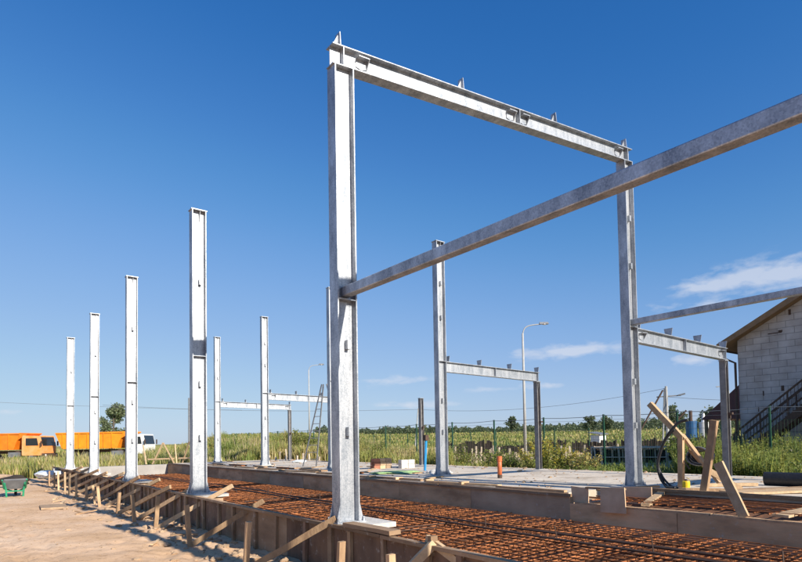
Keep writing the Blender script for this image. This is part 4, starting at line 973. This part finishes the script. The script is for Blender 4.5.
def field(name, n, a0, a1, d0, d1, hr, wf, cols, lab, cond=None, power=1.0, weeds=0.0, leaf=.12, head=None, clump=1.0):
    lm = LeafMesh(); k = 0; tries = 0
    while k < n and tries < n*12:
        tries += 1
        a = rnd.uniform(a0, a1); s_ = rnd.random(); d = d0*(d1/d0)**(s_**power); x, y = polar(a, d)
        if cond and not cond(x, y): continue
        cn = noise.noise(Vector((x*.22, y*.22, 4)))+.6*noise.noise(Vector((x*.8, y*.8, 9)))
        if rnd.random() > .7+cn*1.3*clump: continue
        k += 1; z = gz(x, y)-.02; h = rnd.uniform(*hr)*max(.3, 1+.85*cn+.35*noise.noise(Vector((x*1.9, y*1.9, 2))))
        i = min(len(cols)-1, max(0, int((noise.noise(Vector((x*.15, y*.15, 12)))*1.1+noise.noise(Vector((x*.6, y*.6, 22)))*.6+.5+rnd.uniform(-.2,.2))*len(cols))))
        c = vary(cols[i])
        if rnd.random() < weeds: weed(lm, x, y, z, h, leaf*(1 if d < 30 else d/30), cols[max(0,i-1):i+2], 12, head)
        else: blade(lm, x, y, z, h, wf*d, c)
    o = lm.build(name); tag(o, lab, 'grass' if 'grass' in name else 'weeds', kind='stuff'); return o
mixc = [GRN[1], GRN[2], YLW[2], YLW[0], YLW[1]]
# left field before and around trucks
field('tall_grass', 30000, -14, 17, 36, 62, (.3,.8), .00075, [GRN[1], YLW[2], YLW[0], YLW[1], GRN[2], YLW[3]], 'yellow green tall grass in front of the orange trucks', cond=lambda x, y: y > 29.5)
field('far_grass', 9000, -20, 22, 66, 160, (.5,.9), .0011, mixc, 'distant grass beyond the orange trucks')
# bank behind the slab, left of centre
field('bank_grass', 52000, 13.5, 36, 36, 60, (.5,1.0), .00085, [GRN[1], YLW[2], YLW[0], YLW[1], GRN[2], YLW[3], GRN[1]], 'tall yellow green grass on the bank behind the far slab edge', cond=lambda x, y: y > 27.5 or x > 12.6, weeds=.12, leaf=.10)
# weeds between slab and fence
def strip(x, y): return 12.3+.6*noise.noise(Vector((x*.5,y*.5,7))) < x < 17.6 and y > -7
field('fence_weeds', 8000, 34, 80, 14, 46, (.12,.36), .0011, [GRN[0], GRN[1], GRN[2], YLW[2], YLW[0]], 'mixed weeds between the slab and the green fence', cond=strip, weeds=.5, leaf=.13, power=.8)
field('green_weeds', 6500, 63, 84, 15, 27, (.55,1.0), .0012, [GRN[1], GRN[0], GRN[2], GRN[1], GRN[2]], 'tall bright green weeds in front of the block house', cond=lambda x, y: 13 < x < 21.5 and (x < 18.5 or y < 6), weeds=.75, leaf=.15)
field('yard_weeds', 5000, 33, 42.5, 23, 44, (.45,.9), .0011, [YLW[1], YLW[2], GRN[2], YLW[0], GRN[1]], 'tall weeds before the fence left of the blue post', cond=lambda x, y: 12.8 < x < 21, weeds=.4, leaf=.12)
# far meadow
field('meadow_grass', 60000, 21, 82, 55, 230, (.3,.75), .0011, [GRN[1], YLW[2], YLW[0], YLW[1], YLW[2], GRN[2], GRN[0]], 'wide meadow rising behind the nursery', power=1.0, clump=.7)
field('nursery_grass', 3000, 38, 72, 26, 58, (.08,.25), .0011, [YLW[2], GRN[1], YLW[1], GRN[2]], 'thin grass among the nursery stakes', cond=lambda x, y: x > 17.8)
# shrubs
def shrub(x, y, h, r, cols, lab, n=1500, leaf=.09, head=None, nm='shrub'):
    z = gz(x, y); t = thing(nm, lab, 'shrub', (x, y, z)); lm = LeafMesh(); st = MB()
    tips = []
    for i in range(26):
        a = rnd.uniform(0, 2*pi); q = rnd.random()**.6*r; tp = Vector((x+q*cos(a), y+q*sin(a), z+h*rnd.uniform(.55,1.0)*(1-.35*(q/r)**2)))
        st.tube([(x+q*.3*cos(a), y+q*.3*sin(a), z-.05), (x+q*.7*cos(a), y+q*.7*sin(a), z+tp.z*.0+(tp.z-z)*.5), tp], .012, 4); tips.append((Vector((x+q*.3*cos(a), y+q*.3*sin(a), z)), tp))
    for i in range(n):
        b0, tp = rnd.choice(tips); s_ = rnd.uniform(.15, 1.02); p = b0.lerp(tp, s_)+Vector([rnd.gauss(0, .07) for _ in range(3)])
        if p.z < z: p.z = z+.02
        d = Vector([rnd.uniform(-1,1), rnd.uniform(-1,1), rnd.uniform(-.3,.9)]).normalized()*leaf*rnd.uniform(.6,1.3); sd = d.cross(Vector((rnd.random(), rnd.random(), rnd.random()))).normalized()*leaf*.22
        c = vary(rnd.choice(cols)); 
        if head and s_ > .82 and rnd.random() < .7: c = vary(head)
        lm.quad(p, p+d*.5+sd, p+d, p+d*.5-sd, c)
    st.build('stems', TRUNKM, t); lm.build('foliage', t)
shrub(14.0, 7.9, 1.45, 1.15, [GRN[1], GRN[2], GRN[2], YLW[2]], 'large green yellow weedy bush right of the second short column', 5200, head=(.5,.42,.06))
shrub(14.6, 6.6, .95, .8, [GRN[1], YLW[0], YLW[1]], 'lower yellowing bush right of the large weedy bush', 1800, head=(.5,.4,.1))
shrub(13.9, 9.6, 1.0, .6, [GRN[1], GRN[0]], 'narrow green bush directly behind the second short column', 1200)
shrub(17.8, 26.5, 1.5, 1.1, [GRN[2], YLW[2], GRN[1]], 'rounded yellow green bush left of the blue post', 2200, leaf=.11)
shrub(15.6, 21.5, 1.3, 1.0, [GRN[1], GRN[2], YLW[2]], 'bush just right of the nearest tall column', 2200, leaf=.11)
shrub(15.6, 24.5, 1.4, 1.1, [YLW[2], GRN[2], YLW[0]], 'pale yellowish bush between two bushes before the fence', 2000, leaf=.11)
shrub(15.2, 11.6, 1.0, 1.0, [GRN[1], GRN[0], GRN[2]], 'dark green bush left of the tall street lamp foot', 2200)
shrub(16.4, 15.2, 1.2, 1.2, [GRN[1], YLW[2], GRN[0]], 'wide bush between the second middle column and the street lamp', 2600)
shrub(19.2, 4.6, 1.6, 1.3, [GRN[1], GRN[0]], 'dark bush at the left corner of the block house', 3200, leaf=.12)
shrub(18.6, 1.4, 1.2, 1.3, [GRN[1], GRN[2]], 'green bush below the foot of the outside stair', 3000, leaf=.12)
shrub(18.8, 29.5, 1.6, 1.5, [GRN[0], GRN[1], YLW[2]], 'dark green bush behind the stepladder', 3000, leaf=.13)
shrub(16.5, 33.0, 1.6, 1.5, [GRN[1], YLW[2]], 'green bush left of the stepladder on the bank', 3000, leaf=.13)
shrub(14.2, 1.6, 1.0, .8, [GRN[0], GRN[1]], 'dark green bush beside the nearest short column', 1600)
shrub(14.5, -1.2, .9, .9, [GRN[1], GRN[0], GRN[2]], 'green bush behind the black roll', 2000)
# trees
def tree(x, y, h, r, cols, lab, n=2600, leaf=.35, conifer=False, grp=None, base=.25):
    z = gz(x, y); t = thing('tree', lab, 'tree', (x, y, z), grp)
    b = MB(); b.cyl((x,y,z-.2),(x+rnd.uniform(-.1,.1),y,z+h*.85),.03*h,8,.008*h); b.build('trunk', TRUNKM, t)
    b = MB(); cl = []
    for i in range(16):
        a = rnd.uniform(0, 2*pi); s_ = rnd.uniform(base, .95); w = r*((1.05-s_) if conifer else math.sin(pi*min(1,(s_-base*.5)/(1.05-base*.5)))**.6)*rnd.uniform(.6,1)
        e = Vector((x+w*cos(a), y+w*sin(a), z+h*s_+(0 if conifer else .1*h*rnd.random()))); b.tube([(x,y,z+h*(s_-.12)), e], .008*h, 4); cl.append((Vector((x,y,z+h*(s_-.1))), e))
    b.build('limbs', TRUNKM, t)
    lm = LeafMesh()
    for i in range(n):
        p0, e = rnd.choice(cl); p = p0.lerp(e, rnd.uniform(.35,1.05))+Vector([rnd.gauss(0, r*.13) for _ in range(3)])
        d = Vector([rnd.uniform(-1,1) for _ in range(3)]).normalized()*leaf*rnd.uniform(.6,1.2); sd = d.cross(Vector((rnd.random(), rnd.random(), rnd.random()))).normalized()*leaf*.35
        lm.quad(p, p+d*.5+sd, p+d, p+d*.5-sd, vary(rnd.choice(cols)))
    lm.build('crown', t)
TG = [(.10,.135,.075), (.12,.155,.085), (.15,.18,.105)]
x, y = polar(10.9, 98); tree(x, y, 7.4, 2.1, [(.20,.25,.13), (.16,.20,.10), (.26,.29,.18)], 'single leafy tree rising behind the amber truck', 6500, .34, base=.12)
x, y = polar(48.4, 210); tree(x, y, 6.0, 2.0, TG, 'distinct rounded tree on the horizon left of the tall street lamp', 2200, .6)
x, y = polar(55.6, 215); tree(x, y, 5.5, 2.2, TG, 'dark tree on the horizon above the white hut', 2200, .6)
x, y = polar(57.2, 215); tree(x, y, 5.0, 2.4, TG, 'dark tree on the horizon right of the white hut', 2200, .6)
x, y = polar(63.0, 120); tree(x, y, 6.0, 2.2, TG, 'round tree behind the utility pole', 2200, .4)
x, y = polar(66.0, 110); tree(x, y, 5.5, 2.2, TG, 'round tree behind the blue tank', 2200, .4)
x, y = polar(69.3, 70); tree(x, y, 4.8, 1.8, TG, 'tree between the short column and the block house', 2600, .25)
lm = LeafMesh()
for i in range(52000):
    a = rnd.uniform(29, 84); d = rnd.uniform(255, 300); x, y = polar(a, d)
    hh = 3.0+2.2*noise.noise(Vector((a*.55,d*.01,0)))+1.6*noise.noise(Vector((a*2.3,0,3)))+1.5*sm(50,66,a)+ (1.2 if noise.noise(Vector((a*5,0,6))) > .35 else 0)
    z = gz(x, y)+rnd.random()**.9*max(.5, hh*.78)
    L = rnd.uniform(.4,1.0); p = Vector((x, y, z)); d_ = Vector([rnd.uniform(-1,1) for _ in range(3)]).normalized()*L; sd = d_.cross(Vector((rnd.random(), rnd.random(), rnd.random()))).normalized()*L*.4
    lm.quad(p, p+d_*.5+sd, p+d_, p+d_*.5-sd, vary(rnd.choice(TG)))
tag(lm.build('distant_woods'), 'low dark green line of woods along the horizon', 'woods', kind='stuff')
